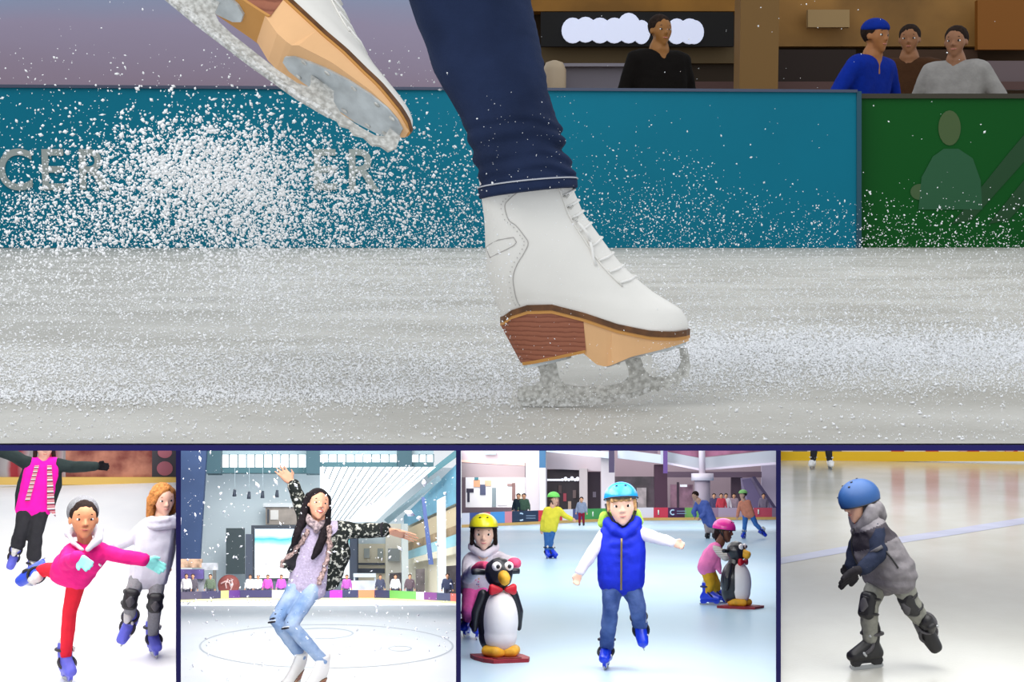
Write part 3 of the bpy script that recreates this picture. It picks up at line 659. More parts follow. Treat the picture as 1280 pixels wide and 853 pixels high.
        bm = B(); prism(bm, [P(x, -.003, z) for x, z in ((-.088, -.108), (.118, -.108), (.128, -.100), (.132, -.112), (.12, -.125), (.10, -.130), (-.08, -.130), (-.09, -.122))], l * .006 * sc); part('blade', bm, STEEL, sh, False)
        return sh
    def glove(s, q, m, curl=.3, cuff=.03, label=None, scale=1.0):
        J = s.J
        d = (J['wr' + q] - J['el' + q]).normalized()
        def f(bm):
            s.hand(bm, q, .0035, curl, scale); hull(bm, [(J['wr' + q] - d * cuff, .032 * s.k), (J['wr' + q] + d * .01, .027 * s.k)])
        return s.cloth('glove', m, f, .0065, 1, None, label=label)
    def mitten(s, q, m, r=.04):
        J = s.J; w, t = J['wr' + q], J['ha' + q]; d = (t - w).normalized()
        def f(bm): hull(bm, [(w, r * .8), (lerp(w, t, .55) + V((-.012, 0, 0)), r), (lerp(w, t, .55) + V((.012, 0, 0)), r), (t - d * r * .6, r * .75)]); limb(bm, (lerp(w, t, .3) + V((0, -.02, .01)), r * .5), (lerp(w, t, .7) + V((0, -.035, .012)), r * .4))
        return s.cloth('mitten', m, f, .007, 2, None)
    def kneepad(s, q, m=BLACKP, front=None):
        J, k = s.J, s.k; p = J['kn' + q]; ax = (J['hi' + q] - J['an' + q]).normalized(); n = V(front or (0, -1, 0)); n = (n - ax * n.dot(ax)).normalized(); l = ax.cross(n)
        def f(bm): hull(bm, [(p + ax * z * k + l * x * k + n * .022 * k, .036 * k) for x in (-.02, .02) for z in (-.05, .05)] + [(p + n * .04 * k, .03 * k)])
        kp = s.cloth('knee_pad', m, f, .008, 2, None)
        bm = B(); hull(bm, [(p + ax * z * k + n * .058 * k, .016 * k) for z in (-.03, .03)] + [(p + l * x * k + n * .054 * k, .016 * k) for x in (-.018, .018)]); part('cap', bm, GREYP, kp)
        for z in (-.045, .045):
            bm = B(); tube(bm, [p + ax * z * k + (n * math.cos(a) + l * math.sin(a)) * .056 * k for a in np.linspace(0, 2 * math.pi, 18)[:-1]], .009 * k, 5, True); part('strap', bm, m, kp)
        return kp

def JJ(room, D, d):
    return {a: (room.at(b[0], b[1], D + (b[2] if len(b) > 2 else 0))) for a, b in d.items()}
def standing(room, px, py, D, h, yaw=0, lean=0, arms=(.06, .06), stride=.0):
    """plain standing pose with the feet where pixel px,py meets the floor at depth D (or on z=0)"""
    b = room.at(px, py, D); b.z = 0; c, s_ = math.cos(math.radians(yaw)), math.sin(math.radians(yaw)); k = h / 1.2
    def q(x, y, z): return b + V((x * c - y * s_, x * s_ + y * c, z)) * k
    J = dict(head=q(0, -.015 - lean * 1.0, 1.065), neck=q(0, -lean * .9, .97), shL=q(-.14, -lean * .85, .92), shR=q(.14, -lean * .85, .92), hiL=q(-.07, 0, .60), hiR=q(.07, 0, .60), knL=q(-.08, -.02 - stride / 2, .34), knR=q(.08, -.02 + stride / 2, .34), anL=q(-.085, -stride, .09), anR=q(.085, stride, .09))
    for n, x, a in (('L', -1, arms[0]), ('R', 1, arms[1])):
        J['el' + n] = q(x * (.17 + a * .6), -lean * .5 + .02, .72); J['wr' + n] = q(x * (.16 + a), -lean * .5 - .06, .55); J['ha' + n] = q(x * (.16 + a), -lean * .5 - .08, .44)
    return J, k

def simple_person(room, label, px, py, D, h, top, bottom, hairc=(40, 28, 22), yaw=0, hat=None, arms=(.06, .06), lean=0, skin=(190, 140, 108), group=None, shoe=None, face=False):
    """person far off: continuous body, top, trousers, shoes, hair"""
    J, k = standing(room, px, py, D, h, yaw, lean, arms); f = Fig(room, label, J, .22 * min(1, k * .9 + .15) if k < 1.3 else .235, yaw=yaw, k=k, skin=skin, group=group)
    f.body(face=True, voxel=.016 * k ** .5 if not face else .010)
    if face: f.face()
    tm = fabric('cloth_%d_%d_%d' % top, top); bmt = fabric('cloth_%d_%d_%d' % bottom, bottom)
    f.cloth('top', tm, lambda b: (f.torso(b, .012, .03), f.arm(b, 'L', .010, .95), f.arm(b, 'R', .010, .95)), .018, 2, (.006, 12))
    f.cloth('trousers', bmt, lambda b: (f.leg(b, 'L', .010, .97), f.leg(b, 'R', .010, .97), hull(b, [(f.J['hiL'], .074 * k), (f.J['hiR'], .074 * k)])), .018, 2, (.005, 12))
    for q in 'LR':
        a = f.J['an' + q]; d = V((math.sin(math.radians(yaw)), -math.cos(math.radians(yaw)), 0)); bm = B(); hull(bm, [(V((a.x, a.y, .05 * k)), .048 * k), (a + d * .11 * k + V((0, 0, .035 * k - a.z)), .034 * k), (a, .04 * k)]); part('shoe', bm, shoe or BLACKP, f.root)
    if hat: f.cloth('cap', fabric('cap_%d_%d_%d' % hat, hat), lambda b: (ell(b, f.hd(0, .05, .2), (.40 * f.H, .46 * f.H, .36 * f.H), f.R, 3, zmin=-.1)), .012, 1, None); 
    f.hair(fabric('hair_%d_%d_%d' % hairc, hairc, .3, 60), voxel=.012)
    return f

# the people beyond the upper boards
simple_person(R0, 'person in black standing before the glowing sign', 822, 240, 11.0, 1.78, (16, 12, 10), (20, 18, 20), yaw=25, skin=(150, 100, 50), face=True)
simple_person(R0, 'person in a bright blue jacket and blue cap leaning by the boards', 1072, 240, 10.2, 1.62, (8, 40, 140), (20, 24, 50), hat=(10, 40, 132), yaw=40, lean=.08, arms=(.16, .2), skin=(160, 104, 60), face=True)
simple_person(R0, 'person in a brown top beside the one in blue', 1132, 240, 11.6, 1.78, (70, 44, 26), (30, 26, 24), yaw=-20, skin=(146, 98, 64), face=True)
simple_person(R0, 'person in a pale grey top at the far right behind the green board', 1190, 240, 10.8, 1.66, (150, 146, 142), (40, 40, 46), yaw=-30, arms=(.1, .16), skin=(150, 104, 74), face=True)

# ================================================================== lower left hall: three girls practising
def room_floor(room, name, m, x0, x1, yfar, label, ynear=930):
    bm = B(); n = 24; rows = []
    for j in range(n + 1):
        t = (j / n); y = ynear + (yfar - ynear) * t ** .6
        rows.append([bm.verts.new(room.fl(x0 + (x1 - x0) * i / 8, y)) for i in range(9)])
    for j in range(n):
        for i in range(8): bm.faces.new((rows[j][i], rows[j][i + 1], rows[j + 1][i + 1], rows[j + 1][i]))
    b = room.fl((x0 + x1) / 2, 800)
    return solo(room, name, bm, m, label, kind='structure', base=b)
room_floor(R1, 'floor', ice_mat('white_ice', (250, 250, 250), (240, 241, 243), .5, .9, (1, .4, 1), .05, spec=.2), -130, 223, 600, 'brilliant white ice under three skaters')
d1 = R1.fl(110, 606).y
b1 = thing(R1, 'rink_board', 'rink board of printed adverts with yellow kick strip behind the child in pink', 'rink board', R1.fl(110, 606))
def bpart(room, parent, nm, x0, y0, x1, y1, D, m, th=.06, D2=None, label=None):
    bm = B(); rect(bm, room, x0, y0, x1, y1, D, th, D2); return part(nm, bm, m, parent, False, label)
bpart(R1, b1, 'kick_strip', -140, 597, 221.5, 606.5, d1 - .05, mat('kick_yellow', (236, 196, 104), .5), .14)
bpart(R1, b1, 'advert_panel', -140, 480, 82, 598, d1, ramp_mat('striped_print', 0, [(0, (150, 140, 142)), (.35, (178, 172, 172)), (.5, (166, 52, 60)), (.7, (160, 40, 50)), (1, (176, 166, 168))], bands=5, nscale=2, namt=.12))
bpart(R1, b1, 'advert_panel', 82, 480, 190, 598, d1, mat('food_print', (206, 138, 112), .5, noise=(2.6, .3), col2=(120, 50, 44)))
bpart(R1, b1, 'advert_panel', 190, 480, 221.5, 598, d1, mat('dark_advert', (66, 62, 68), .5))
bm = B(); disc(bm, R1, 206, 586, 10, 9, d1 - .012, .01); part('emblem', bm, mat('emblem_pink', (168, 96, 108), .5), b1, False, 'dusty pink round emblem')
bm = B(); disc(bm, R1, 206, 566, 9, 7, d1 - .012, .01); part('emblem', bm, mat('emblem_pink', (168, 96, 108), .5), b1, False, 'dusty pink round emblem')

VIOLET = mat('violet_shell', (96, 100, 206), .45, noise=(20, .1)); BLUESH = mat('blue_shell', (24, 60, 214), .3, coat=.3); DKSTRAP = mat('dark_strap', (50, 46, 54), .6)
# --- girl in pink, one leg lifted
D = 10.24
J = JJ(R1, D, dict(head=(104.5, 650, -.28), neck=(107, 680, -.2), shL=(89, 689, -.24), shR=(129, 690, -.2), hiL=(79, 716, .06), hiR=(97, 722, 0), elL=(84, 704, -.42), wrL=(97, 697, -.62), haL=(115, 711, -.72), elR=(155, 696, -.26), wrR=(180, 700, -.3), haR=(206, 713, -.3),
     knR=(87, 765, .1), anR=(82, 820, .26), knL=(60, 712, .22), anL=(43, 717, .36)))
f = Fig(R1, 'child in a hot pink hoodie and red tights gliding on one leg', J, .262, yaw=8, pitch=4, roll=2, k=.98, skin=(196, 136, 98), flat='R', fz=.153)
f.body(); f.face(brow=(60, 40, 30), lip=(170, 90, 80))
f.hair(fabric('hair_black', (38, 28, 26), .3, 60))
h = f.hd
f.cloth('headband', fabric('knit_grey', (118, 118, 122), .2, 90), lambda b: ell(b, h(0, .17, .205), (.41 * f.H, .41 * f.H, .41 * f.H), f.R), .008, 1, None, label='grey knitted beanie pushed back')
PINK = fabric('hot_pink', (228, 36, 128), .08, 10, .5, 26); RED = fabric('red_tights', (218, 40, 58), .06, 10, .15)
def hoodie(b):
    f.torso(b, .024, .0); f.arm(b, 'L', .020, .97, .004); f.arm(b, 'R', .018, .97, .004)
    hull(b, [(lerp(J['shL'], J['hiL'], .7), .095), (J['hiL'], .092), (J['hiR'], .092), (lerp(J['shR'], J['hiR'], .75), .09)])
hd = f.cloth('hoodie', PINK, hoodie, .009, 2, (.008, 16))
f.cloth('hood', fabric('hood_lining', (206, 206, 214)), lambda b: (limb(b, (h(-.36, .1, -.34), .018), (h(-.27, -.08, -.56), .016), (h(-.05, -.2, -.74), .014)), limb(b, (h(.40, .06, -.28), .030), (h(.36, -.08, -.50), .034), (h(.10, -.2, -.74), .018)), limb(b, (h(-.36, .1, -.34), .03), (h(0, .45, -.3), .045), (h(.40, .06, -.28), .035))), .008, 2, (.003, 30))
bm = B(); q = lerp(J['shR'], J['hiR'], .38); tube(bm, [q + V((x, -.10 + .3 * abs(x), .02 * math.sin(x * 90))) for x in np.linspace(-.06, .05, 12)], .008, 5); part('print', bm, mat('print_white', (244, 240, 244), .6), hd)
bm = B(); q = lerp(J['shL'], J['hiL'], .8); tube(bm, [q + V((-.04, -.10, .05)), q + V((-.02, -.108, .01)), q + V((.02, -.112, -.01)), q + V((.06, -.11, 0))], .004, 5); part('pocket_seam', bm, mat('pink_seam', (168, 18, 92), .8), hd)
f.cloth('tights', RED, lambda b: (f.leg(b, 'L', .004), f.leg(b, 'R', .006), hull(b, [(J['hiL'], .076), (J['hiR'], .078)])), .008, 2, (.002, 20))
MINT = fabric('mint_glove', (142, 222, 214), .05, 30)
for q in 'LR': f.glove(q, MINT, .2, .03)
f.skate('R', (.28, -1, 0), (0, 0, 1), VIOLET, DKSTRAP, 1.18); f.skate('L', (-.75, .1, -.62), None, mat('deep_blue_shell', (46, 74, 200), .4), BLACKP, 1.1)
# --- girl in grey jumper
D = 10.85
J = JJ(R1, D, dict(head=(204, 625.5), neck=(202, 648), shL=(183, 658), shR=(211, 657), hiL=(178, 708), hiR=(198, 708), elL=(165, 673, .05), wrL=(149, 682, .08), haL=(136, 690, .1), elR=(212, 686, .12), wrR=(209, 706, .12), haR=(208, 720, .12),
     knL=(163, 748, -.06), anL=(162, 778, .12), knR=(194, 752, -.04), anR=(191, 799, .28)))
f = Fig(R1, 'child in a pale grey cowl-necked jumper with black knee pads', J, .235, yaw=18, pitch=-4, k=1.0, skin=(226, 182, 158), flat='R', fz=.15)
f.body(); f.face(brow=(150, 112, 76), lip=(196, 120, 112)); h = f.hd
f.hair(fabric('hair_auburn', (168, 112, 62), .35, 70), lambda b, h, H: (limb(b, (h(-.30, .02, .25), .14 * H), (h(-.40, .06, -.1), .13 * H), (h(-.40, .06, -.50), .12 * H)), limb(b, (h(.30, .06, .25), .13 * H), (h(.40, .12, -.1), .1 * H), (h(.40, .14, -.42), .09 * H)), hull(b, [(h(-.3, .25, 0), .16 * H), (h(.3, .25, 0), .16 * H), (h(-.28, .25, -.45), .14 * H), (h(.28, .25, -.45), .14 * H)]), limb(b, (h(0.05, -.25, .42), .07 * H), (h(-.26, -.2, .2), .09 * H), (h(-.34, -.12, -.05), .08 * H))))
JUMP = fabric('grey_jumper', (200, 200, 210), .06, 20, .4, 24)
f.cloth('jumper', JUMP, lambda b: (f.torso(b, .022, .085), f.arm(b, 'L', .016, .98), f.arm(b, 'R', .016, .98)), .010, 2, (.006, 14))
f.cloth('cowl', JUMP, lambda b: [limb(b, *[(h(.44 * math.cos(a), .0 + .36 * math.sin(a) - .04, z - .05 * math.sin(a)), r) for a in np.linspace(0, 2 * math.pi, 12)]) for z, r in ((-.62, .035), (-.76, .036))], .009, 2, (.006, 30))
GT = fabric('grey_leggings', (134, 134, 138), .1, 90, .2)
f.cloth('leggings', GT, lambda b: (f.leg(b, 'L', .006), f.leg(b, 'R', .006), hull(b, [(J['hiL'], .078), (J['hiR'], .078)])), .009, 2, (.003, 20))
f.glove('L', fabric('pink_glove', (236, 176, 214)), .5, .03, scale=.9)
for q in 'LR': f.kneepad(q)
f.skate('R', (.18, -1, 0), (0, 0, 1), VIOLET, DKSTRAP, 1.15); f.skate('L', (-.5, -.55, -.66), None, VIOLET, DKSTRAP, 1.12)
# --- skater in dark coat behind
D = 14.7
J = JJ(R1, D, dict(head=(55.5, 560), neck=(54, 576), shL=(38, 581), shR=(70, 581), hiL=(34, 630), hiR=(52, 630), elL=(14, 569), wrL=(-10, 562), haL=(-24, 558), elR=(94, 584), wrR=(119, 583), haR=(137, 584), knL=(27, 664, -.05), anL=(19, 692, .1), knR=(45, 666, -.05), anR=(41, 700)))
f = Fig(R1, 'skater in an open black coat over a bright pink top, arms out', J, .24, yaw=6, k=1.15, skin=(206, 160, 140), flat='R', fz=.14)
f.body(); f.face(); h = f.hd
f.hair(fabric('hair_dark', (46, 30, 28), .3, 60), lambda b, h, H: [limb(b, (h(x * .32, .05, .2), .12 * H), (h(x * .38, .02, -.5), .08 * H)) for x in (-1, 1)])
COAT = fabric('black_coat', (40, 50, 50), .15, 12, .4, 20); HP = fabric('pink_top', (244, 30, 170), .05); PLAID = ramp_mat('plaid', 2, [(0, (196, 60, 76)), (.3, (60, 60, 80)), (.5, (232, 224, 226)), (.75, (176, 40, 60)), (1, (200, 190, 196))], bands=9, rough=.9)
f.cloth('top', HP, lambda b: (f.torso(b, .024, .05),), .010, 2, (.005, 14))
c0, c1 = lerp(J['shL'], J['shR'], .5), lerp(J['hiL'], J['hiR'], .5)
def coat(b):
    f.arm(b, 'L', .024, .97); f.arm(b, 'R', .022, .97)
    for s_, a, e in ((-1, 'shL', 'hiL'), (1, 'shR', 'hiR')):
        p, q = J[a], J[e] + V((.07 * s_, 0, -.05)); i, k_ = lerp(J[a], c0, .25), lerp(J[e], c1, -.05) + V((0, 0, -.06))
        hull(b, [(p, .058), (i + V((0, .03, 0)), .055), (lerp(p, q, .5) + V((.03 * s_, .03, 0)), .06), (q + V((0, .02, 0)), .05), (k_ + V((.02 * s_, .06, 0)), .05)])
    hull(b, [(J['shL'] + V((0, .08, 0)), .05), (J['shR'] + V((0, .08, 0)), .05), (J['hiL'] + V((-.02, .1, -.06)), .05), (J['hiR'] + V((.02, .1, -.06)), .05)])
ct = f.cloth('coat', COAT, coat, .010, 2, (.008, 12))
for s_, a, e in ((-1, 'shL', 'hiL'), (1, 'shR', 'hiR')):
    t = lerp(J[a], c0, .52) + V((0, -.105, .0)); u = J[e] + V((.085 * s_ if s_ > 0 else .0, -.128, -.10)); bm = B(); w = .028 if s_ < 0 else .05
    prism(bm, [t + V((-.018, 0, 0)), t + V((.022, 0, 0)), u + V((w, 0, -.02 if s_ > 0 else .14)), u + V((-w * .6, 0, .06 if s_ > 0 else .14))], (0, .012, 0)); part('lining', bm, PLAID, ct, False, 'red and white plaid lining')
f.cloth('trousers', fabric('black_trousers', (48, 48, 52), .1), lambda b: (f.leg(b, 'L', .018, .55, .02), f.leg(b, 'R', .018, .6, .02), hull(b, [(J['hiL'], .078), (J['hiR'], .078)])), .010, 2, (.008, 14))
f.cloth('socks', fabric('grey_socks', (132, 130, 132), .1), lambda b: (f.leg(b, 'L', .002), f.leg(b, 'R', .002)), .010, 2, (.004, 20))
f.glove('R', fabric('black_glove', (24, 22, 26)), .5); f.glove('L', fabric('black_glove', (24, 22, 26)), .5)
f.skate('R', (.0, -1, 0), (0, 0, 1), VIOLET, DKSTRAP, 1.1); f.skate('L', (-.35, -.4, -.8), None, VIOLET, DKSTRAP, 1.1)

# ================================================================== lower right hall: boy in grey gilet
room_floor(R4, 'floor', ice_mat('beige_ice', (214, 213, 206), (196, 194, 182), .16, .7, (1, .5, 1), .05, spec=.6), 973, 1430, 576, 'pale beige ice with soft reflections under the child in grey')
d4 = R4.fl(1128, 577).y
b4 = thing(R4, 'rink_board', 'white rink board with yellow kick strip behind the child in grey', 'rink board', R4.fl(1128, 577))
bpart(R4, b4, 'kick_strip', 974.5, 565, 1440, 577, d4 - .1, mat('kick_gold', (246, 196, 24), .4), .3)
bpart(R4, b4, 'panel', 974.5, 505, 1440, 566, d4, mat('white_board', (226, 222, 224), .4), .2)
RP = mat('red_post', (190, 60, 70), .5); 
for x in (1122, 1165, 1216, 1264, 1310): bpart(R4, b4, 'red_print', x - 8, 508, x + 8, 566, d4 - .02, RP, .02)
for x in (1204, 1240, 1262): 
    bm = B(); disc(bm, R4, x, 556, 9, 10, d4 - .03, .01); part('printed_ring', bm, mat('print_rose', (214, 170, 178), .5), b4, False)
for x, w in ((1000, 9), (1030, 11), (1046, 6)): bpart(R4, b4, 'grey_print', x - w, 508, x + w, 566, d4 - .02, mat('grey_print', (120, 120, 124), .5), .02)
bm = B(); quad(bm, R4, [(976, 505), (1460, 505), (1460, 380), (976, 380)], d4 + 1.5, .3)
solo(R4, 'wall_back', bm, mat('hall_wall', (206, 204, 206), .7), 'pale hall wall beyond the white rink board', kind='structure')
# blue line across the ice
bm = B(); pts = [(975, 701.5), (1040, 690), (1120, 676), (1200, 664), (1300, 648), (1400, 636)]
vs = [(bm.verts.new(R4.fl(x, y - 4, .002)), bm.verts.new(R4.fl(x, y + 4, .002))) for x, y in pts]
for a, b in zip(vs[:-1], vs[1:]): bm.faces.new((a[0], a[1], b[1], b[0]))
solo(R4, 'ice_marking', bm, mat('blue_line', (178, 182, 208), .25, noise=(1.5, .1)), 'pale blue line crossing the beige ice', 'marking', base=R4.fl(1120, 676))
# the boy
D = 8.9
J = JJ(R4, D, dict(head=(1073, 628.5, -.02), neck=(1084, 652), shL=(1077, 664, .13), shR=(1097, 664, -.11), hiL=(1101, 716, .09), hiR=(1121, 714, -.07), elL=(1068, 690, .2), wrL=(1064, 708, .16), haL=(1052, 716, .16), elR=(1099, 692, -.17), wrR=(1078, 712, -.24), haR=(1047, 729, -.3),
     knL=(1087, 757, .0), anL=(1087, 800, .06), knR=(1138, 753, -.02), anR=(1157, 785, .12)))
J['pnR'] = V((-.25, -.55, -.8))
f = Fig(R4, 'child in a blue helmet and grey gilet skating towards the left', J, .238, yaw=-62, pitch=-14, k=1.0, skin=(226, 176, 148), flat='L', fz=.15)
f.body(ears=False); f.face(brow=(120, 84, 60)); h = f.hd
f.hair(fabric('hair_brown', (110, 80, 56), .3, 60))
HB = mat('helmet_blue', (34, 74, 128), .5, bump=(140, .1, .003))
f.helmet(HB, z0=.12, sc=1.03, zm=-.34, hz=.46, vents=((-.2, -.3, .42), (-.05, .1, .5), (.1, -.15, .5), (-.3, .2, .40), (-.42, -.1, .12), (-.25, -.48, .12), (.2, -.3, .42)), strapm=mat('dark_strap_blue', (40, 40, 48), .7), label='matt blue skate helmet', tilt=2)
bm = B(); tube(bm, [h(-.40, .10, -.02), h(-.34, .0, -.2), h(-.2, -.16, -.44), h(0, -.2, -.5)], .036 * f.H, 6); part('chin_strap', bm, mat('orange_strap', (244, 110, 30), .6), f.root, label='bright orange chin strap')
GIL = fabric('grey_gilet', (118, 114, 118), .12, 26, .6, 18); YOKE = fabric('charcoal_yoke', (62, 58, 64), .1)
up = (lerp(J['shL'], J['shR'], .5) - lerp(J['hiL'], J['hiR'], .5)).normalized(); cc = lerp(J['shL'], J['shR'], .5)
gl = f.cloth('gilet', [GIL, YOKE], lambda b: (f.torso(b, .034, .04, .03, .012), limb(b, (h(-.3, .1, -.42), .05), (h(0, -.1, -.62), .045), (h(.3, .1, -.42), .05))), .009, 2, (.012, 15), paint=lambda p: 1 if (p - cc).dot(up) > -.085 and (p - cc).dot(up) < .02 else 0, squash=(.6, .6, 1.6))
f.cloth('hood', GIL, lambda b: (hull(b, [(h(-.25, .30, -.22), .055), (h(.25, .30, -.22), .055), (h(0, .42, -.46), .06)]), limb(b, (h(-.38, .12, -.2), .045), (h(-.38, .02, -.42), .05), (h(-.15, -.1, -.58), .045)), limb(b, (h(.38, .12, -.2), .045), (h(.38, .02, -.42), .05), (h(.15, -.1, -.58), .045)), hull(b, [(h(-.2, .56, -.05), .014), (h(-.15, .45, -.3), .04)])), .008, 2, (.005, 24))
f.cloth('sleeves', fabric('navy_sleeve', (36, 42, 60), .15), lambda b: (f.arm(b, 'L', .016, .98), f.arm(b, 'R', .018, .98)), .009, 2, (.008, 20))
fw_ = V((-.88, -.47, 0)); 
bm = B(); t0, t1 = h(.0, -.2, -.62), lerp(J['hiL'], J['hiR'], .15) + fw_ * .11; tube(bm, [lerp(t0, t1, u) + fw_ * (.045 * math.sin(u * math.pi) + .02) for u in np.linspace(0, 1, 10)], .0055, 5); part('zip', bm, BLACKP, gl)
bm = B(); q = lerp(J['shR'], J['hiR'], .62); tube(bm, [q + V((-.025, -.1, .045)), q + V((.01, -.104, .0)), q + V((.05, -.102, -.06))], .006, 5); part('pocket_zip', bm, BLACKP, gl)
bm = B(); q = lerp(J['elR'], J['shR'], .12); tube(bm, [q + V((-.045, -.035, -.01)), q + V((-.01, -.06, .012)), q + V((.02, -.052, .03))], .012, 5); part('arm_badge', bm, GREYP, gl)
TR = fabric('grey_trousers', (136, 136, 128), .12, 30, .5, 24)
f.cloth('trousers', TR, lambda b: (f.leg(b, 'L', .010, .95), f.leg(b, 'R', .012, .95), hull(b, [(J['hiL'], .085), (J['hiR'], .085)])), .009, 2, (.008, 18))
g = f.glove('R', fabric('black_ski_glove', (36, 34, 38), .1), .25, .05, scale=1.6)
for t in (-.5, .25, .32):
    q = J['wrR']; d = (J['haR'] - q); dn = d.normalized(); a = V((.3, 0, .5)); 
    c = q + d * (t if t > 0 else -.12); e1 = (V((0, -1, 0)) - dn * V((0, -1, 0)).dot(dn)).normalized(); e2 = dn.cross(e1)
    if t == .32: continue
    bm = B(); tube(bm, [c + (e1 * math.cos(a) * (.034 if t < 0 else .021) + e2 * math.sin(a) * (.034 if t < 0 else .036)) for a in np.linspace(0, 2 * math.pi, 18)[:-1]], .0035, 5, True); part('white_piping', bm, mat('white_piping', (226, 226, 226), .6), g)
f.glove('L', fabric('black_ski_glove', (36, 34, 38), .1), .4, .04)
for q in 'LR': f.kneepad(q, front=(-.6, -.8, 0))
f.skate('L', (-.72, -.62, 0), (0, 0, 1), BLACKP, GREYP, 1.15, liner=BLACKP, holder=BLACKP, label='black hire skate with grey buckled straps'); f.skate('R', (.55, -.2, -.8), (.3, -.85, .1), BLACKP, GREYP, 1.12, liner=BLACKP, holder=BLACKP)
# skater cut off by the frame behind him
D = R4.fl(1026, 587).y; J, k = standing(R4, 1027, 587, D, 1.62, 0, 0, (.06, .06)); sc_ = D / F
for n, x in (('L', 1016), ('R', 1037.5)):
    q = R4.fl(x, 587); J['an' + n].x = q.x; J['kn' + n].x = (J['kn' + n].x + q.x) / 2
f = Fig(R4, 'distant skater in black trousers and white skates by the yellow strip', J, .23, k=k, skin=(214, 168, 140)); f.body(voxel=.014)
f.cloth('trousers', fabric('black_trousers', (48, 48, 52), .1), lambda b: (f.leg(b, 'L', .012, .8), f.leg(b, 'R', .012, .8), hull(b, [(J['hiL'], .1), (J['hiR'], .1)])), .014, 2, None)
f.cloth('jacket', fabric('grey_jacket', (120, 120, 126)), lambda b: (f.torso(b, .02, .05), f.arm(b, 'L', .014), f.arm(b, 'R', .014)), .014, 2, None); f.hair(fabric('hair_dark', (46, 30, 28), .3, 60), voxel=.012)
WSK = mat('white_skate_far', (236, 234, 234), .5)
for q in 'LR': f.J['an' + q].z = .17; f.skate(q, (-.3 if q == 'L' else .3, -1, 0), (0, 0, 1), WSK, WSK, 1.3, liner=WSK, holder=STEEL)

# ================================================================== second lower hall: young woman in the atrium rink
room_floor(R2, 'floor', ice_mat('atrium_ice', (248, 250, 250), (232, 240, 243), .45, .35, (1, .25, 1), .05, spec=.25), 223, 573, 746, 'bright white atrium ice with faint ring markings', ynear=940)
def ring_mark(cx, cy, rx, ry, w, label, a0=0, a1=360):
    bm = B(); vs = []
    n = 72; closed = a1 - a0 >= 360
    for i in range(n + (0 if closed else 1)):
        a = math.radians(a0 + (a1 - a0) * i / n); c, s = math.cos(a), math.sin(a)
        vs.append((bm.verts.new(R2.fl(cx + (rx - w) * c, cy + (ry - w * .35) * s, .003)), bm.verts.new(R2.fl(cx + (rx + w) * c, cy + (ry + w * .35) * s, .003))))
    for a, b in zip(vs, vs[1:] + (vs[:1] if closed else [])): bm.faces.new((a[0], a[1], b[1], b[0]))
    solo(R2, 'ice_marking', bm, mat('ring_grey', (196, 203, 208), .4), label, 'marking', base=R2.fl(cx, cy))
ring_mark(408, 808, 158, 27, 1.2, 'large faint grey ring around the skater in camouflage')
ring_mark(402, 792, 39, 6.5, 1.3, 'small grey ring on the ice behind the skater in camouflage')
ring_mark(500, 811, 14, 3.0, 1.0, 'smallest grey ring on the ice at the right')
DB = lambda x: R2.h * F / (interp(x, [223, 300, 480, 573], [753, 750.5, 750.5, 755]) - 728)
b2 = thing(R2, 'rink_board', 'low run of coloured boards round the atrium rink', 'rink board', R2.fl(400, 750.5))
segs = [(224, 252, (70, 62, 84)), (252, 276, (52, 48, 84)), (276, 286, (190, 196, 120)), (286, 300, (98, 56, 130)), (300, 340, (54, 50, 86)), (340, 400, (226, 228, 232)), (400, 412, (60, 62, 96)), (412, 428, (158, 48, 168)), (428, 448, (48, 50, 82)), (448, 468, (222, 124, 84)), (468, 487, (48, 54, 84)), (487, 520, (104, 184, 80)), (520, 530, (200, 180, 190)), (530, 546, (116, 44, 122)), (546, 563, (48, 58, 92)), (563, 572, (196, 92, 76))]
for x0, x1, c in segs:
    yb = lambda x: interp(x, [223, 300, 480, 573], [753, 750.5, 750.5, 755])
    bm = B(); A_, B_ = DB(x0), DB(x1); prism(bm, [R2.at(x0, yb(x0) - 12.5, A_), R2.at(x1, yb(x1) - 12.5, B_), R2.at(x1, yb(x1) - 2.4, B_), R2.at(x0, yb(x0) - 2.4, A_)], (0, .1, 0)); part('panel', bm, mat('board_%d_%d_%d' % c, c, .5), b2, False)
    bm = B(); prism(bm, [R2.at(x0, yb(x0) - 2.6, A_ - .05), R2.at(x1, yb(x1) - 2.6, B_ - .05), R2.at(x1, yb(x1), B_ - .05), R2.at(x0, yb(x0), A_ - .05)], (0, .2, 0)); part('kick_strip', bm, mat('kick_pale', (232, 224, 150), .5), b2, False)
# building shell
W2 = mat('atrium_wall', (210, 224, 228), .8, noise=(.05, .06)); CREAM = mat('cream_wall', (226, 216, 190), .8, noise=(.1, .06)); TEALB = mat('teal_beam', (74, 116, 124), .6); WHITEW = mat('white_trim', (226, 232, 234), .6); DARKF = mat('dark_frame', (58, 66, 78), .5); GLASSB = mat('balcony_glass', (150, 200, 208), .2, spec=.5); DAY = mat('daylight_pane', (246, 252, 255), .4, emit=.9)
def st(name, room, x0, y0, x1, y1, D, m, label=None, th=.4, D2=None):
    bm = B(); rect(bm, room, x0, y0, x1, y1, D, th, D2); return solo(room, name, bm, m, label, kind='structure')
DW = 92
wb = st('wall_back', R2, 240, 585, 575, 752, DW, W2, 'pale blue-grey back wall of the atrium')
def bp2(nm, x0, y0, x1, y1, D, m, th=.3, parent=None, D2=None): return bpart(R2, parent or wb, nm, x0, y0, x1, y1, D, m, th, D2)
bm = B(); quad(bm, R2, [(225, 545), (259, 545), (249, 706), (225, 706)], 84, 1.0); solo(R2, 'wall_left', bm, mat('navy_tower', (62, 84, 124), .7, noise=(.3, .15)), 'dark blue tower at the left of the atrium', kind='structure')
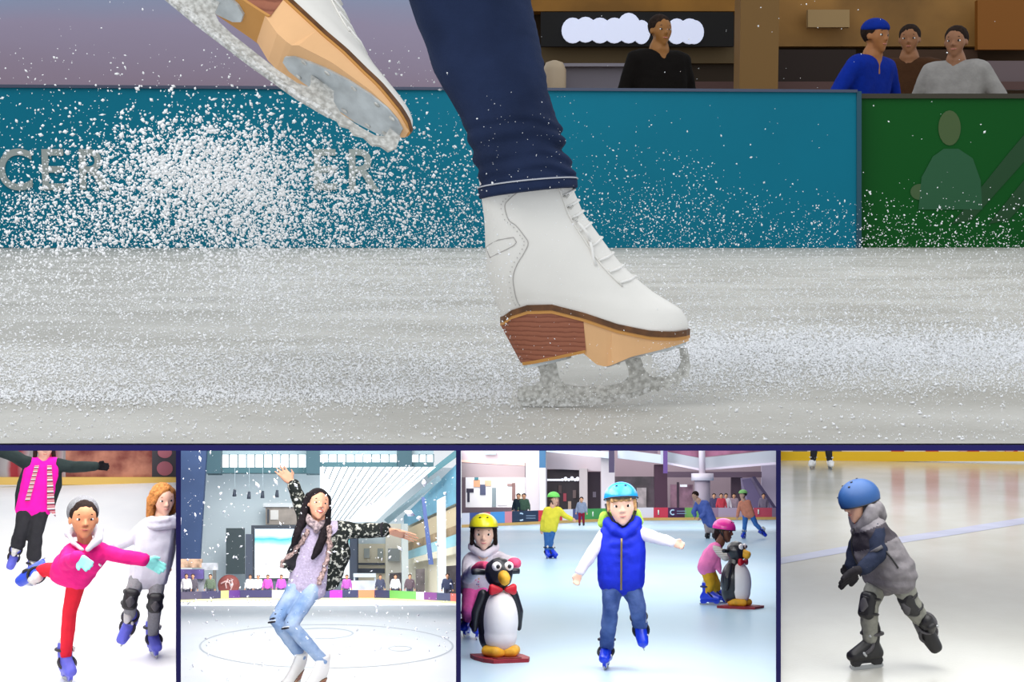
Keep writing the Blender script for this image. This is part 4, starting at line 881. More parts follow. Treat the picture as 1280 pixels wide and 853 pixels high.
# clerestory windows
def panes(name, x0, x1, y0, y1, n, D, label, cap):
    w = thing(R2, name, label, None, R2.at((x0 + x1) / 2, y1, D), kind='structure')
    bp2('frame_top', x0, y0 - cap, x1, y0, D - .3, mat('clerestory_grey', (166, 190, 196), .6), .6, w); bp2('sill', x0, y1, x1, y1 + 7, D - .3, TEALB, .8, w)
    for i in range(n):
        a = x0 + (x1 - x0) * i / n; b = x0 + (x1 - x0) * (i + 1) / n; bp2('pane', a + .6, y0, b - .6, y1, D, DAY, .1, w); bp2('mullion', b - .6, y0, b + .6, y1, D - .15, TEALB, .3, w)
panes('window_1', 276, 383, 568, 584.5, 10, 88, 'row of bright clerestory panes above the back wall', 26)
panes('window_2', 400, 497, 568, 578, 9, 86, 'row of bright panes above the slatted skylight', 26)
panes('window_3', 515, 542, 568, 578, 3, 86, 'short row of bright panes beside the dark pier', 26)
for x0, x1, y1, nm, lb in ((258, 276, 592, 'trim_2', 'dark teal pier at the left end of the clerestory windows'), (383, 400, 592, 'trim_3', 'dark teal pier between the two long rows of panes'), (497, 515, 584, 'trim_4', 'dark teal pier left of the short row of panes')): st(nm, R2, x0, 545, x1, y1, 85, mat('pier_teal', (62, 96, 106), .6), lb, 1.5)
# sloping skylight with slats, running towards the back wall
sk2 = thing(R2, 'ceiling', 'sloping white skylight with dark slats', None, R2.at(450, 650, 88), kind='structure')
bm = B(); quad(bm, R2, [(400, 584, 70), (545, 584, 70), (505, 618, 80), (470, 652, 89), (400, 655, 90)], 80, .3); part('daylight_panel', bm, DAY, sk2, False)
SLAT = mat('slat_grey', (128, 138, 144), .6)
for i in range(15):
    x0 = 408 + i * 9.2; sl = interp(x0, [400, 545], [-.30, -1.15]); y1 = 650 if x0 < 490 else interp(x0, [490, 545], [650, 596]); bm = B()
    x1 = max(402, x0 + sl * (y1 - 584)); y1 = 584 + (x1 - x0) / sl if x0 + sl * (y1 - 584) < 402 else y1
    D_ = lambda y: interp(y, [584, 655], [69.6, 89.4]); pts = [(x0 - .7, 584), (x0 + .7, 584), (x1 + .5, y1), (x1 - .5, y1)]
    prism(bm, [R2.at(x, y, D_(y)) for x, y in pts], (0, .12, 0)); part('slat', bm, SLAT, sk2, False)
# right-hand galleries
bm = B(); quad(bm, R2, [(508, 648, 84), (573, 600, 72), (573, 757, 72), (508, 750, 84)], 80, .5); wr2 = solo(R2, 'wall_right', bm, CREAM, 'cream gallery front on the right of the atrium', kind='structure')
def q2(nm, pts, m, th=.3, parent=None):
    bm = B(); quad(bm, R2, pts, 80, th); return part(nm, bm, m, parent or wr2, False)
q2('upper_gallery', [(505, 645, 83), (573, 578, 71), (573, 628, 71), (505, 660, 83)], mat('blue_gallery', (104, 158, 180), .6, noise=(.4, .2)))
q2('roof_beam', [(480, 650, 86), (548, 594, 73), (552, 600, 73), (486, 655, 86)], mat('beam_grey', (150, 176, 184), .6)); q2('roof_beam', [(535, 590, 74), (573, 560, 70), (573, 570, 70), (535, 598, 74)], TEALB)
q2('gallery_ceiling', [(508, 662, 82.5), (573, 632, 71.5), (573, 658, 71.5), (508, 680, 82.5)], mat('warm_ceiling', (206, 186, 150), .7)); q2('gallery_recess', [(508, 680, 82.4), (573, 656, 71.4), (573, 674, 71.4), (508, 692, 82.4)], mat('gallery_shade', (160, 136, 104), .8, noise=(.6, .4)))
q2('balcony_glass', [(508, 690, 82), (573, 667, 71), (573, 682, 71), (508, 700, 82)], GLASSB, .1); q2('fascia', [(508, 700, 81.8), (573, 682, 70.8), (573, 692, 70.8), (508, 706, 81.8)], mat('cream_fascia', (232, 222, 196), .7))
for x0, x1, y0, y1, D_ in ((520, 531, 712, 742, 79), (487, 505, 717, 745, 88), (558, 571, 708, 752, 72)): q2('shop_door', [(x0, y0, D_ - .6), (x1, y0 - 1, D_ - .7), (x1, y1, D_ - .7), (x0, y1, D_ - .6)], mat('door_dark', (92, 84, 84), .5, noise=(1.2, .5)))
for x0, x1, D_ in ((547, 557, 70), (502, 510, 80)):
    bm = B(); quad(bm, R2, [(x0, 625 if x0 > 540 else 655), (x1, 620 if x0 > 540 else 655), (x1 + 1, 757), (x0 + 1, 757)], D_, .6); solo(R2, 'column', bm, mat('pale_column', (206, 212, 208), .6), 'pale column at the right, nearer the frame edge' if x0 > 540 else 'pale column left of the cream gallery', 'column')
bm = B(); quad(bm, R2, [(527, 622), (531, 622), (542, 706), (536, 706)], 68, .2); solo(R2, 'banner', bm, mat('banner_navy', (66, 84, 130), .6), 'narrow navy hanging banner before the cream gallery', 'banner')
q2('shop_front', [(446, 680, 91), (482, 680, 91), (482, 745, 91), (446, 745, 91)], CREAM, .2, wb); q2('shop_band', [(447, 704, 90.6), (481, 704, 90.6), (481, 706.5, 90.6), (447, 706.5, 90.6)], DARKF, .2, wb); q2('shop_band', [(447, 711, 90.6), (481, 711, 90.6), (481, 717, 90.6), (447, 717, 90.6)], DARKF, .2, wb)
for x in (455, 472): q2('shop_window', [(x, 686, 90.6), (x + 7, 686, 90.6), (x + 7, 698, 90.6), (x, 698, 90.6)], mat('grey_window', (150, 156, 150), .4), .2, wb)
q2('shop_front', [(482, 655, 90), (508, 655, 90), (508, 748, 90), (482, 748, 90)], mat('cream_wall_light', (232, 226, 206), .8), .2, wb); q2('shop_window', [(485, 686, 89.5), (500, 686, 89.5), (500, 702, 89.5), (485, 702, 89.5)], mat('grey_window', (150, 156, 150), .4), .2, wb)
# video wall, side panels, sign ball, lamps
vw = thing(R2, 'video_screen', 'big outdoor-style screen showing a surf scene behind the skater in camouflage', 'screen', R2.at(380, 726, 88)); bp2('frame', 314, 657, 448, 727, 88, DARKF, .6, vw)
bp2('display', 318.5, 661.5, 437, 723, 87.9, ramp_mat('surf_picture', 2, [(0, (244, 246, 246)), (.62, (236, 242, 242)), (.70, (150, 216, 220)), (.78, (60, 182, 196)), (.84, (196, 222, 234)), (1, (222, 230, 240))], emit=.45, nscale=2.2, namt=.25), .05, vw)
bp2('side_speaker', 437.5, 660, 446.5, 725, 87.6, mat('speaker_grey', (82, 90, 106), .6), .5, vw); bp2('side_speaker', 307, 668, 315.5, 725, 87.6, mat('speaker_grey', (82, 90, 106), .6), .5, vw)
bm = B(); rect(bm, R2, 282.5, 660.5, 305.5, 718, 87.5, .5); solo(R2, 'display_panel', bm, mat('dark_green_panel', (50, 66, 70), .5), 'tall blank dark green panel left of the big screen', 'panel')
bs = thing(R2, 'ball_sign', 'brown basketball-like round sign above the navy boards', 'sign', R2.at(286, 741, 80)); bm = B(); c = R2.at(286, 732, 80.4); ell(bm, c, (.6, .25, .58)); part('ball', bm, mat('ball_brown', (142, 76, 70), .6, noise=(3, .15)), bs)
for pts in ([(276, 730), (282, 727), (287, 729), (289, 735)], [(283, 736), (282, 730), (285, 724)], [(288, 738), (291, 731), (289, 725)]):
    bm = B(); tube(bm, [R2.at(x, y, 80.08) for x, y in pts], .045, 5); part('pale_mark', bm, mat('ball_mark', (224, 186, 180), .6), bs)
bm = B(); q = R2.at(286, 740, 80.4); tube(bm, [V((q.x, q.y, 0)), V((q.x, q.y, q.z))], .12, 8); part('post', bm, DARKF, bs)
pj = thing(R2, 'light_rig', 'boxy pale projector rig on the back wall above the screen', 'projector', R2.at(350, 656, 90)); bp2('housing', 332, 634, 372, 656, 90, mat('rig_beige', (176, 166, 156), .6, noise=(1, .2)), 1.0, pj); bp2('lamp_face', 338, 638, 348, 650, 89.9, mat('rig_face', (238, 236, 230), .5), .1, pj); bp2('visor', 329, 629, 374, 634, 89.6, WHITEW, 1.2, pj); bp2('bracket', 334, 637, 336.5, 654, 89.8, DARKF, .1, pj)
for x, y, w in ((293, 615, 'leftmost'), (311, 618, 'second from the left'), (328, 617, 'third from the left'), (346, 616, 'fourth from the left'), (437, 617, 'fifth, under the slatted skylight'), (461, 609, 'rightmost, under the slatted skylight')):
    t = thing(R2, 'spotlight', 'small dark ceiling spotlight, ' + w, 'spotlight', R2.at(x, y, 80)); bm = B(); tube(bm, [R2.at(x + .5, y - 3, 80), R2.at(x, y + 6, 80)], [.07, .11], 8); part('can', bm, DARKF, t)
    bm = B(); tube(bm, [R2.at(x + .5, y - 3, 80), R2.at(x + .5, 570 if x < 400 else 590, 80)], .012, 5); part('cable', bm, mat('cable_pale', (176, 192, 198), .6), t)
ms = thing(R2, 'market_stall', 'market stall with warm lights and purple skirt at far left', 'stall', R2.fl(245, 749)); 
bp2('canopy', 226, 699, 252, 710, 82, mat('stall_lights', (214, 176, 146), .6, noise=(3, .5)), .8, ms); bp2('skirt', 226, 712, 254, 724, 80, mat('stall_purple', (96, 82, 140), .7, noise=(1.5, .3)), .8, ms); bp2('counter', 226, 724, 262, 743, 80.6, mat('stall_grey', (150, 150, 156), .7, noise=(2, .4)), .8, ms); bp2('awning', 252, 704, 272, 713, 82, mat('stall_white', (214, 216, 220), .6, noise=(2, .3)), .6, ms); bp2('post', 266, 713, 270, 746, 82, mat('stall_post', (118, 116, 112), .6), .3, ms)
kk = thing(R2, 'kiosk', 'white ticket kiosk behind the boards right of the skater in camouflage', 'kiosk', R2.fl(452, 750)); bp2('body', 432, 726, 470, 742, 82, mat('kiosk_white', (226, 228, 236), .6, noise=(2, .12)), .8, kk); bp2('canopy', 442, 717, 470, 722, 82, WHITEW, .8, kk); bp2('post', 442, 722, 444, 727, 82.2, WHITEW, .2, kk); bp2('post', 468, 722, 470, 727, 82.2, WHITEW, .2, kk)
for x, c, lb in ((232, (210, 206, 204), 'onlooker in white before the purple stall'), (240, (90, 84, 92), 'onlooker in dark grey before the purple stall'), (262, (96, 108, 90), 'onlooker in olive beside the stall post'), (312, (220, 218, 216), 'onlooker in cream behind the dark boards under the screen'), (322, (236, 232, 236), 'onlooker in white behind the dark boards under the screen'), (334, (190, 84, 170), 'onlooker in magenta behind the dark boards under the screen'), (351, (176, 90, 186), 'onlooker in mauve close to the ripped jeans of the skater'), (433, (170, 90, 168), 'onlooker in mauve behind the purple board'), (475, (70, 74, 92), 'onlooker in slate beside the white kiosk'), (494, (206, 206, 204), 'onlooker in white behind the green board'), (512, (92, 78, 84), 'onlooker in brown behind the green board'), (559, (64, 70, 92), 'onlooker in navy at the right end of the atrium boards')):
    simple_person(R2, lb, x, 748, DB(x) + 1.2 + random.random(), 1.25, c, (70, 70, 84), hairc=(60, 46, 40))

# the young woman
D = 11.9
J = JJ(R2, D, dict(head=(397.5, 631.5, -.04), neck=(402, 654), shL=(382, 660), shR=(423, 662), hiL=(374, 728), hiR=(396, 729), elL=(377, 632, .04), wrL=(366, 605), haL=(347, 583, -.03), elR=(452, 664, -.04), wrR=(481, 663, -.1), haR=(524, 673, -.14),
     knL=(345, 776, -.14), anL=(376, 820, .02), knR=(363, 782, -.2), anR=(403, 826, -.04)))
J['pnL'] = V((.3, -.7, -.5)); J['pnR'] = V((0, -.45, -.9))
f = Fig(R2, 'skater in a camouflage jacket and ripped jeans with both arms flung out', J, .262, yaw=16, pitch=6, roll=6, k=1.12, skin=(214, 156, 126))
f.body(curl={'L': .1, 'R': .12}); f.face(brow=(40, 28, 26), lip=(196, 80, 84), smile=1, open_=.75); h = f.hd
HK = fabric('hair_jet', (30, 25, 28), .35, 50)
f.hair(HK, lambda b, h, H: (limb(b, (h(-.30, .05, .25), .13 * H), (h(-.38, .10, -.1), .12 * H), (h(-.44, .05, -.5), .13 * H), (h(-.62, -.14, -1.0), .13 * H), (h(-.72, -.16, -1.35), .06 * H)), limb(b, (h(.30, .05, .25), .12 * H), (h(.37, .10, -.1), .11 * H), (h(.34, .0, -.5), .14 * H), (h(.22, -.22, -.95), .15 * H), (h(.05, -.28, -1.45), .14 * H), (h(-.08, -.28, -1.7), .06 * H)), hull(b, [(h(-.25, .3, .1), .14 * H), (h(.25, .3, .1), .14 * H), (h(0, .3, -.6), .2 * H)])))
LAV = fabric('lavender_top', (178, 166, 188), .14, 60, .3, 40)
f.cloth('top', LAV, lambda b: (f.torso(b, .018, .05),), .010, 2, (.006, 14))
f.cloth('scarf', fabric('scarf_pale', (196, 176, 174), .4, 40, col2=(96, 84, 92)), lambda b: (limb(b, (h(-.28, .1, -.42), .035), (h(-.15, -.12, -.62), .035), (h(.05, -.16, -.70), .03), (h(.28, .05, -.48), .035)), hull(b, [(h(-.08, -.18, -.62), .03), (h(-.02, -.18, -.85), .022)])), .009, 2, (.004, 30))
CAMO = fabric('camouflage', (184, 184, 172), .6, 32, .3, 30, col2=(34, 38, 36)); [setattr(e_, 'position', p_) for n_ in CAMO.node_tree.nodes if n_.type == 'VALTORGB' for e_, p_ in zip(n_.color_ramp.elements, (.53, .61))]; LINE = fabric('jacket_lining', (44, 42, 46), .1)
cS, cH = lerp(J['shL'], J['shR'], .5), lerp(J['hiL'], J['hiR'], .5)
def jacket(b):
    f.arm(b, 'L', .026, .9); f.arm(b, 'R', .028, .95, .006)
    hull(b, [(J['shR'], .07), (lerp(J['shR'], cS, .35), .055), (R2.at(428, 695, D), .07), (R2.at(417, 730, D + .02), .045), (R2.at(408, 735, D - .02), .03), (R2.at(415, 690, D - .07), .045)])
    hull(b, [(J['shL'] + V((0, .02, 0)), .06), (R2.at(374, 684, D - .02), .055), (R2.at(362, 704, D - .05), .035), (R2.at(356, 708, D - .08), .025), (R2.at(383, 690, D), .05)]); hull(b, [(R2.at(374, 688, D - .02), .05), (R2.at(362, 704, D - .05), .04), (R2.at(374, 712, D - .03), .03), (R2.at(363, 711, D - .04), .03)])
    hull(b, [(J['shL'] + V((0, .08, 0)), .05), (J['shR'] + V((0, .08, 0)), .05), (R2.at(375, 700, D + .1), .05), (R2.at(412, 720, D + .1), .05)])
fl_dark = lambda p: 1 if (p - R2.at(372, 690, D)).length < .17 and p.x < R2.at(383, 690, D).x and p.y < D - .01 else 0
jk = f.cloth('jacket', [CAMO, LINE], jacket, .010, 2, (.012, 12), paint=fl_dark)
TRIM = fabric('ruffle_trim', (202, 172, 164), .5, 60, col2=(86, 72, 70))
f.cloth('ruffle', TRIM, lambda b: limb(b, *[(R2.at(x, y, D - .11), .022) for x, y in ((412, 660), (411, 672), (412, 685), (409, 700), (404, 715), (399, 728))]), .009, 1, (.02, 34), parent=jk)
f.cloth('ruffle', TRIM, lambda b: limb(b, *[(R2.at(x, y, D - .09), .018) for x, y in ((384, 664), (376, 680), (366, 692), (354, 702), (352, 708))]), .009, 1, (.018, 34), parent=jk)
bm = B(); q = J['wrR']; dd = (J['haR'] - J['elR']).normalized(); e1 = V((0, 0, 1)); e2 = dd.cross(e1).normalized(); tube(bm, [q - dd * .02 + (e1 * math.cos(a) + e2 * math.sin(a)) * .05 for a in np.linspace(0, 2 * math.pi, 16)[:-1]], .014, 6, True); part('cuff', bm, LINE, jk)
LDEN = fabric('light_denim', (168, 186, 210), .25, 7, .3, 60, col2=(112, 142, 182))
def paint_j(p): return 0
jn = f.cloth('jeans', LDEN, lambda b: (f.leg(b, 'L', .004, 1.0, .004), f.leg(b, 'R', .006, 1.0, .004), hull(b, [(J['hiL'], .082), (J['hiR'], .084), (lerp(cS, cH, .85), .08)])), .009, 2, (.006, 16))
for kx, ky, dz in (((J['knL']), .10, 0), (J['knL'], .06, 1), (J['knL'], .02, 2), (J['knL'], -.015, 3), (J['knR'], .09, 0), (J['knR'], .03, 1), (J['knR'], -.03, 2)):
    hi = J['hiL'] if kx is J['knL'] else J['hiR']; ax = (hi - kx).normalized(); c = kx + ax * ky + V((-.030, -.048, 0)); bm = B(); limb(bm, (c + V((-.022, .012, -.004)), .006), (c + V((0, -.004, 0)), .009), (c + V((.03, -.003, .004)), .006)); part('rip', bm, mat('rip_dark', (40, 40, 48), .9), jn)
    bm = B(); c2 = c + ax * .013; limb(bm, (c2 + V((-.022, .01, -.004)), .005), (c2 + V((.028, -.004, .004)), .005)); part('frayed_thread', bm, mat('fray_white', (222, 226, 232), .9), jn)
for q, fd, upv in (('L', (-.62, -.62, -.5), (.28, -.35, .9)), ('R', (-.74, -.6, -.3), (.1, -.30, .9))):
    a = J['an' + q]; X_ = V(fd).normalized(); Z_ = V(upv); Z_ = (Z_ - X_ * Z_.dot(X_)).normalized(); Y_ = Z_.cross(X_); m_ = Matrix((X_, Y_, Z_)).transposed().to_4x4()
    make_skate(f.root, Matrix.Translation(a) @ m_ @ Matrix.Scale(1.02, 4) @ Matrix.Translation((-sx(662), 0, -sz(255))), False, False)
# snow blowing through the hall
P, S = [], []
for i in range(1300):
    x, y = random.uniform(228, 568), random.uniform(562, 850); D_ = random.uniform(8.5, 15); p = R2.at(x, y, D_)
    if p.z < .02: continue
    P.append(p); S.append((.3 + 1.8 * random.random() ** 5) * D_ / F)
for x, y, s_ in ((250, 574, 6), (244, 644, 5), (231, 664, 5), (322, 607, 7), (345, 603, 7), (512, 642, 10), (524, 648, 8), (500, 686, 6), (280, 640, 4), (530, 604, 7), (556, 617, 5), (295, 697, 4), (283, 672, 4), (263, 566, 4), (470, 757, 6), (418, 690, 4), (412, 691, 4), (504, 590, 4), (296, 590, 4), (430, 580, 4), (300, 735, 4), (370, 607, 4), (488, 606, 4)):
    D_ = random.uniform(8.8, 10.5); P.append(R2.at(x, y, D_)); S.append(s_ * .48 * D_ / F)
flecks(R2, 'snowfall', P, S, 'white snowflakes drifting around the skater in camouflage', FLECK, elong=2.0)

# ================================================================== third lower hall: children with penguin skating aids
room_floor(R3, 'floor', ice_mat('blue_ice', (206, 228, 240), (172, 212, 234), .32, .28, (1, .35, 1), .05), 573, 973, 648, 'pale blue ice of the children\'s rink', ynear=930)
YB = lambda x: interp(x, [573, 640, 720, 800, 973], [660, 657, 653.5, 651, 650]); DB3 = lambda x: R3.h * F / (YB(x) - 617)
b3 = thing(R3, 'rink_board', 'coloured advert boards with ochre kick strip round the penguin rink', 'rink board', R3.fl(780, 652))
seg3 = [(577, 587, (206, 206, 216)), (587, 604, (52, 70, 130)), (604, 613, (196, 92, 104)), (613, 631, (70, 140, 200)), (631, 640, (206, 130, 142)), (640, 673, (24, 44, 70)), (673, 703, (206, 48, 58)), (703, 716, (226, 224, 230)), (716, 730, (80, 84, 130)), (730, 753, (70, 150, 80)), (753, 775, (90, 170, 70)), (775, 795, (120, 90, 130)), (795, 817, (222, 214, 220)), (817, 835, (190, 52, 74)), (835, 856, (66, 34, 70)), (856, 878, (112, 160, 84)), (878, 898, (150, 120, 140)), (898, 942, (170, 150, 166)), (942, 965, (186, 76, 92)), (965, 970, (140, 120, 140))]
for x0, x1, c in seg3:
    A_, B_ = DB3(x0), DB3(x1); hh = 18
    bm = B(); prism(bm, [R3.at(x0, YB(x0) - hh + (x0 - 577) * .008, A_), R3.at(x1, YB(x1) - hh + (x1 - 577) * .008, B_), R3.at(x1, YB(x1) - 3, B_), R3.at(x0, YB(x0) - 3, A_)], (0, .12, 0)); part('panel', bm, mat('board_%d_%d_%d' % c, c, .5), b3, False)
    bm = B(); prism(bm, [R3.at(x0, YB(x0) - 3.4, A_ - .06), R3.at(x1, YB(x1) - 3.4, B_ - .06), R3.at(x1, YB(x1), B_ - .06), R3.at(x0, YB(x0), A_ - .06)], (0, .25, 0)); part('kick_strip', bm, mat('kick_ochre', (196, 158, 92), .5), b3, False)
for x, r_ in ((651, 4.5), (841, 3)):
    bm = B(); tube(bm, [R3.at(x + r_ * math.cos(a), YB(x) - 10 + r_ * math.sin(a), DB3(x) - .05) for a in np.linspace(.9, 5.4, 14)], .03, 5); part('crescent_emblem', bm, mat('emblem_pale', (170, 196, 216), .5), b3); 
    for dy in (-2, 1): bpart(R3, b3, 'emblem_text', x + r_ + 2, YB(x) - 10 + dy, x + r_ + 14, YB(x) - 9 + dy, DB3(x) - .04, mat('emblem_text', (110, 130, 150), .5), .02)
for x in (741, 823, 948): 
    bm = B(); tube(bm, [R3.at(x, YB(x) - 13, DB3(x) - .05), R3.at(x, YB(x) - 7, DB3(x) - .05)], .03, 5); part('small_emblem', bm, mat('emblem_light', (206, 220, 206), .5), b3)
D3 = 66
MAUVE = mat('mall_mauve', (158, 138, 146), .8, noise=(.08, .1)); PALE = mat('mall_pale', (182, 172, 175), .7); FASC = mat('fascia_white', (190, 196, 204), .5); DKG = mat('shop_dark', (48, 38, 44), .5, noise=(.6, .5)); 
w3 = st('wall_back', R3, 577, 535, 970, 665, D3 + 6, MAUVE, 'mauve shop wall of the mall behind the penguin rink', .5)
def bp3(nm, x0, y0, x1, y1, D, m, th=.3, parent=None): return bpart(R3, parent or w3, nm, x0, y0, x1, y1, D, m, th)
def q3(nm, pts, m, D=D3, th=.3, parent=None):
    bm = B(); quad(bm, R3, pts, D, th); return part(nm, bm, m, parent or w3, False)
q3('soffit', [(577, 540), (690, 540), (690, 581), (577, 575)], mat('soffit_pink', (192, 178, 184), .7), D3 + 2); q3('cove_light', [(577, 575), (656, 579.5), (656, 582.5), (577, 578)], mat('cove_light', (236, 196, 180), .6, emit=.12), D3 + 1.8)
for x, y in ((612, 566), (716, 577)): q3('downlight', [(x - 8, y - 2), (x + 8, y - 2), (x + 8, y + 2.5), (x - 8, y + 2.5)], mat('grille_grey', (150, 172, 172), .5), D3 + 1.7, .1)
q3('bulkhead', [(577, 579), (656, 583), (656, 600), (577, 597)], mat('bulkhead_grey', (166, 150, 152), .8), D3 + 1.5)
q3('fascia', [(683, 558), (768, 566), (768, 574), (683, 565)], FASC, D3 - 1); q3('soffit', [(683, 565), (768, 574), (768, 590), (683, 586)], mat('soffit_pink', (192, 178, 184), .7), D3 + 1)
lb = thing(R3, 'poster_lightbox', 'wide white illuminated fashion poster at the left of the mall', 'poster', R3.at(619, 636, D3 + 1)); bp3('panel', 582, 597, 656.5, 634.5, D3 + 1.2, mat('poster_white', (226, 222, 222), .5, emit=.1), .2, lb)
for x0, y0, x1, y1, c in ((583, 611, 592, 616, (50, 46, 64)), (584, 616, 587, 628, (50, 46, 64)), (592, 600, 600, 609, (222, 164, 124)), (600, 606, 607, 619, (80, 84, 110)), (606, 601, 614, 608, (226, 180, 146)), (615, 610, 620, 634, (130, 142, 146)), (622, 612, 634, 632, (224, 212, 214)), (640, 604, 644, 626, (128, 96, 92)), (634, 605, 641, 608, (150, 120, 116)), (646, 618, 652, 632, (222, 196, 172)), (593, 597, 598, 601, (70, 130, 140))): bp3('printed_figure', x0, y0, x1, y1, D3 + 1.15, mat('print_%d_%d_%d' % c, c, .6), .04, lb)
def column(x0, x1, y0, D, m, label, y1=662):
    bm = B(); a, b = R3.at(x0, y0, D), R3.at(x1, y0, D); box(bm, ((a.x + b.x) / 2, D + .6, a.z / 2), (b.x - a.x, 1.2, a.z)); return solo(R3, 'column', bm, m, label, 'column')
column(657, 674, 540, D3 - .5, PALE, 'broad pale column right of the white poster'); column(674.2, 682, 540, D3 - 1.0, mat('mall_pale_light', (192, 186, 190), .7), 'slim pale column beside the dark shop'); column(724, 734, 586, D3 + .5, mat('mall_taupe', (176, 164, 164), .7), 'taupe column right of the dark shop'); column(751, 768, 545, D3 - .5, PALE, 'broad pale column above the child in the blue gilet')
cm = column(818, 834, 581, D3 - .5, mat('maroon_pillar', (58, 26, 46), .6), 'dark maroon square pillar right of the child in the blue gilet')
for x0, x1, y1, c, w in ((674, 682, 585, (44, 88, 122), 'teal-blue hanging banner on the slim pale column'), (761, 768, 591, (62, 52, 78), 'dark hanging banner on the broad pale column'), (829, 834.5, 592, (94, 64, 128), 'purple hanging banner on the maroon pillar')):
    bm = B(); rect(bm, R3, x0, 545, x1, y1, D3 - 1.6, .08); solo(R3, 'banner', bm, mat('banner_%d_%d_%d' % c, c, .6), w, 'banner')
for i, y in enumerate((558, 572)): pass
sh = thing(R3, 'shop', 'dark shop with white script sign behind the child in yellow', 'shop', R3.at(703, 640, D3 + 1)); bp3('opening', 682.5, 587, 724, 645, D3 + 1.6, DKG, .3, sh); bp3('light_strip', 683, 599, 703, 601.5, D3 + 1.4, mat('strip_glow', (240, 240, 246), .5, emit=.5), .1, sh)
for i, (x, y) in enumerate(((703, 600), (707, 599), (711, 600), (715, 598.5), (719, 600), (722, 599))): 
    bm = B(); disc(bm, R3, x, y, 2.4, 1.8 + i % 2, D3 + 1.35, .08, 10); part('sign_letter', bm, mat('strip_glow', (240, 240, 246), .5, emit=.5), sh, False)
for x, y, c in ((690, 620, (120, 84, 84)), (697, 628, (150, 110, 104)), (706, 622, (170, 70, 84)), (712, 632, (196, 170, 150)), (718, 618, (120, 100, 98)), (700, 612, (90, 70, 70))): bp3('display_item', x - 2, y - 5, x + 2, y + 5, D3 + 1.5, mat('item_%d_%d_%d' % c, c, .6), .1, sh)
dr = thing(R3, 'shop_door', 'tall dark plum doorway left of the child in the blue gilet', 'door', R3.at(742, 640, D3 + 1)); bp3('leaf', 734.5, 590, 750.5, 642, D3 + 1.9, mat('plum_door', (64, 48, 62), .5), .2, dr); bp3('notice', 741, 615, 745, 622, D3 + 1.8, mat('notice_grey', (140, 130, 146), .5), .05, dr)
q3('shop_glass', [(768, 596), (818, 596), (818, 645), (768, 645)], mat('shop_glass', (104, 90, 98), .3, noise=(.9, .5)), D3 + 2); q3('shop_shelf', [(796, 610), (808, 610), (808, 640), (796, 640)], mat('lit_shelf', (186, 172, 172), .5, noise=(2, .4)), D3 + 1.5)
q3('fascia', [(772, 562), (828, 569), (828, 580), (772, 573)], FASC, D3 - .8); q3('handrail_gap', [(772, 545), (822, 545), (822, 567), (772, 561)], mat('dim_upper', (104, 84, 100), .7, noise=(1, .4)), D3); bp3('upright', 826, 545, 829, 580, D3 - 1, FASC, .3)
# upper balcony on the right
for pts, nm, m, D_ in (([(835, 545), (874, 545), (874, 572), (835, 566)], 'upper_floor', mat('upper_shops', (150, 96, 122), .7, noise=(.8, .5)), D3 + 1), ([(874, 545), (970, 545), (970, 562), (874, 572)], 'upper_floor', mat('upper_shops', (150, 96, 122), .7, noise=(.8, .5)), D3 + 1), ([(834, 565), (875, 573), (875, 587), (834, 579)], 'fascia', mat('fascia_grey', (180, 184, 192), .6), D3 - .5), ([(875, 573), (970, 563), (970, 579), (875, 587)], 'fascia', mat('fascia_grey', (180, 184, 192), .6), D3 - .5), ([(834, 578), (875, 586), (875, 588.5), (834, 580.5)], 'fascia_lip', mat('fascia_lip', (226, 214, 228), .6), D3 - .7), ([(875, 586), (970, 578), (970, 581), (875, 588.5)], 'fascia_lip', mat('fascia_lip', (226, 214, 228), .6), D3 - .7)): q3(nm, pts, m, D_)
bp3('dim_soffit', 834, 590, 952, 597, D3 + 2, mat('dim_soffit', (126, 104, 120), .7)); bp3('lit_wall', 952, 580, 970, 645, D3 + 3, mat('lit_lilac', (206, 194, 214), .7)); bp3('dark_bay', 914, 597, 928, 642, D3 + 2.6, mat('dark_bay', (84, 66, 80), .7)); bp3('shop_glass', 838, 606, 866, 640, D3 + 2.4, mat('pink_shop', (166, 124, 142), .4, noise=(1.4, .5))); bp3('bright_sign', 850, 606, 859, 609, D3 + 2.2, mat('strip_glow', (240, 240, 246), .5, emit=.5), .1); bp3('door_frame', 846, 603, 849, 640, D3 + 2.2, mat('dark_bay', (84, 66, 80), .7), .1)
rp = thing(R3, 'round_pillar', 'round grey pillar with a wide white capital', 'column', R3.fl(878, 648.2)); 
def cyl(x0, x1, y0, y1, D, nm, m, n=24):
    a, b, c = R3.at(x0, y0, D), R3.at(x1, y0, D), R3.at(x0, y1, D); bm = B(); tube(bm, [V(((a.x + b.x) / 2, D, a.z)), V(((a.x + b.x) / 2, D, c.z))], (b.x - a.x) / 2, n); part(nm, bm, m, rp)
cyl(868, 887.5, 600, 648.5, 65, 'shaft', mat('pillar_grey', (150, 138, 150), .6)); cyl(864, 892, 592, 601, 65, 'capital', mat('capital_pale', (206, 196, 206), .6)); cyl(873, 881, 540, 592, 65, 'upper_shaft', mat('capital_pale', (206, 196, 206), .6))
es = thing(R3, 'escalator', 'glass-sided escalator rising leftwards at the right of the mall', 'escalator', R3.at(950, 648, D3)); 
for nm, pts, c, D_ in (('glass_side', [(926, 598), (942, 597), (970, 636), (970, 648), (930, 648)], (150, 136, 166), D3 + 1.2), ('handrail', [(940, 596), (944, 596), (970, 634), (970, 640)], (78, 66, 96), D3 + .9), ('steps', [(928, 600), (938, 598), (962, 642), (940, 646)], (112, 98, 132), D3 + 1.0)): q3(nm, pts, mat('escalator_' + nm, c, .35), D_, .15, es)
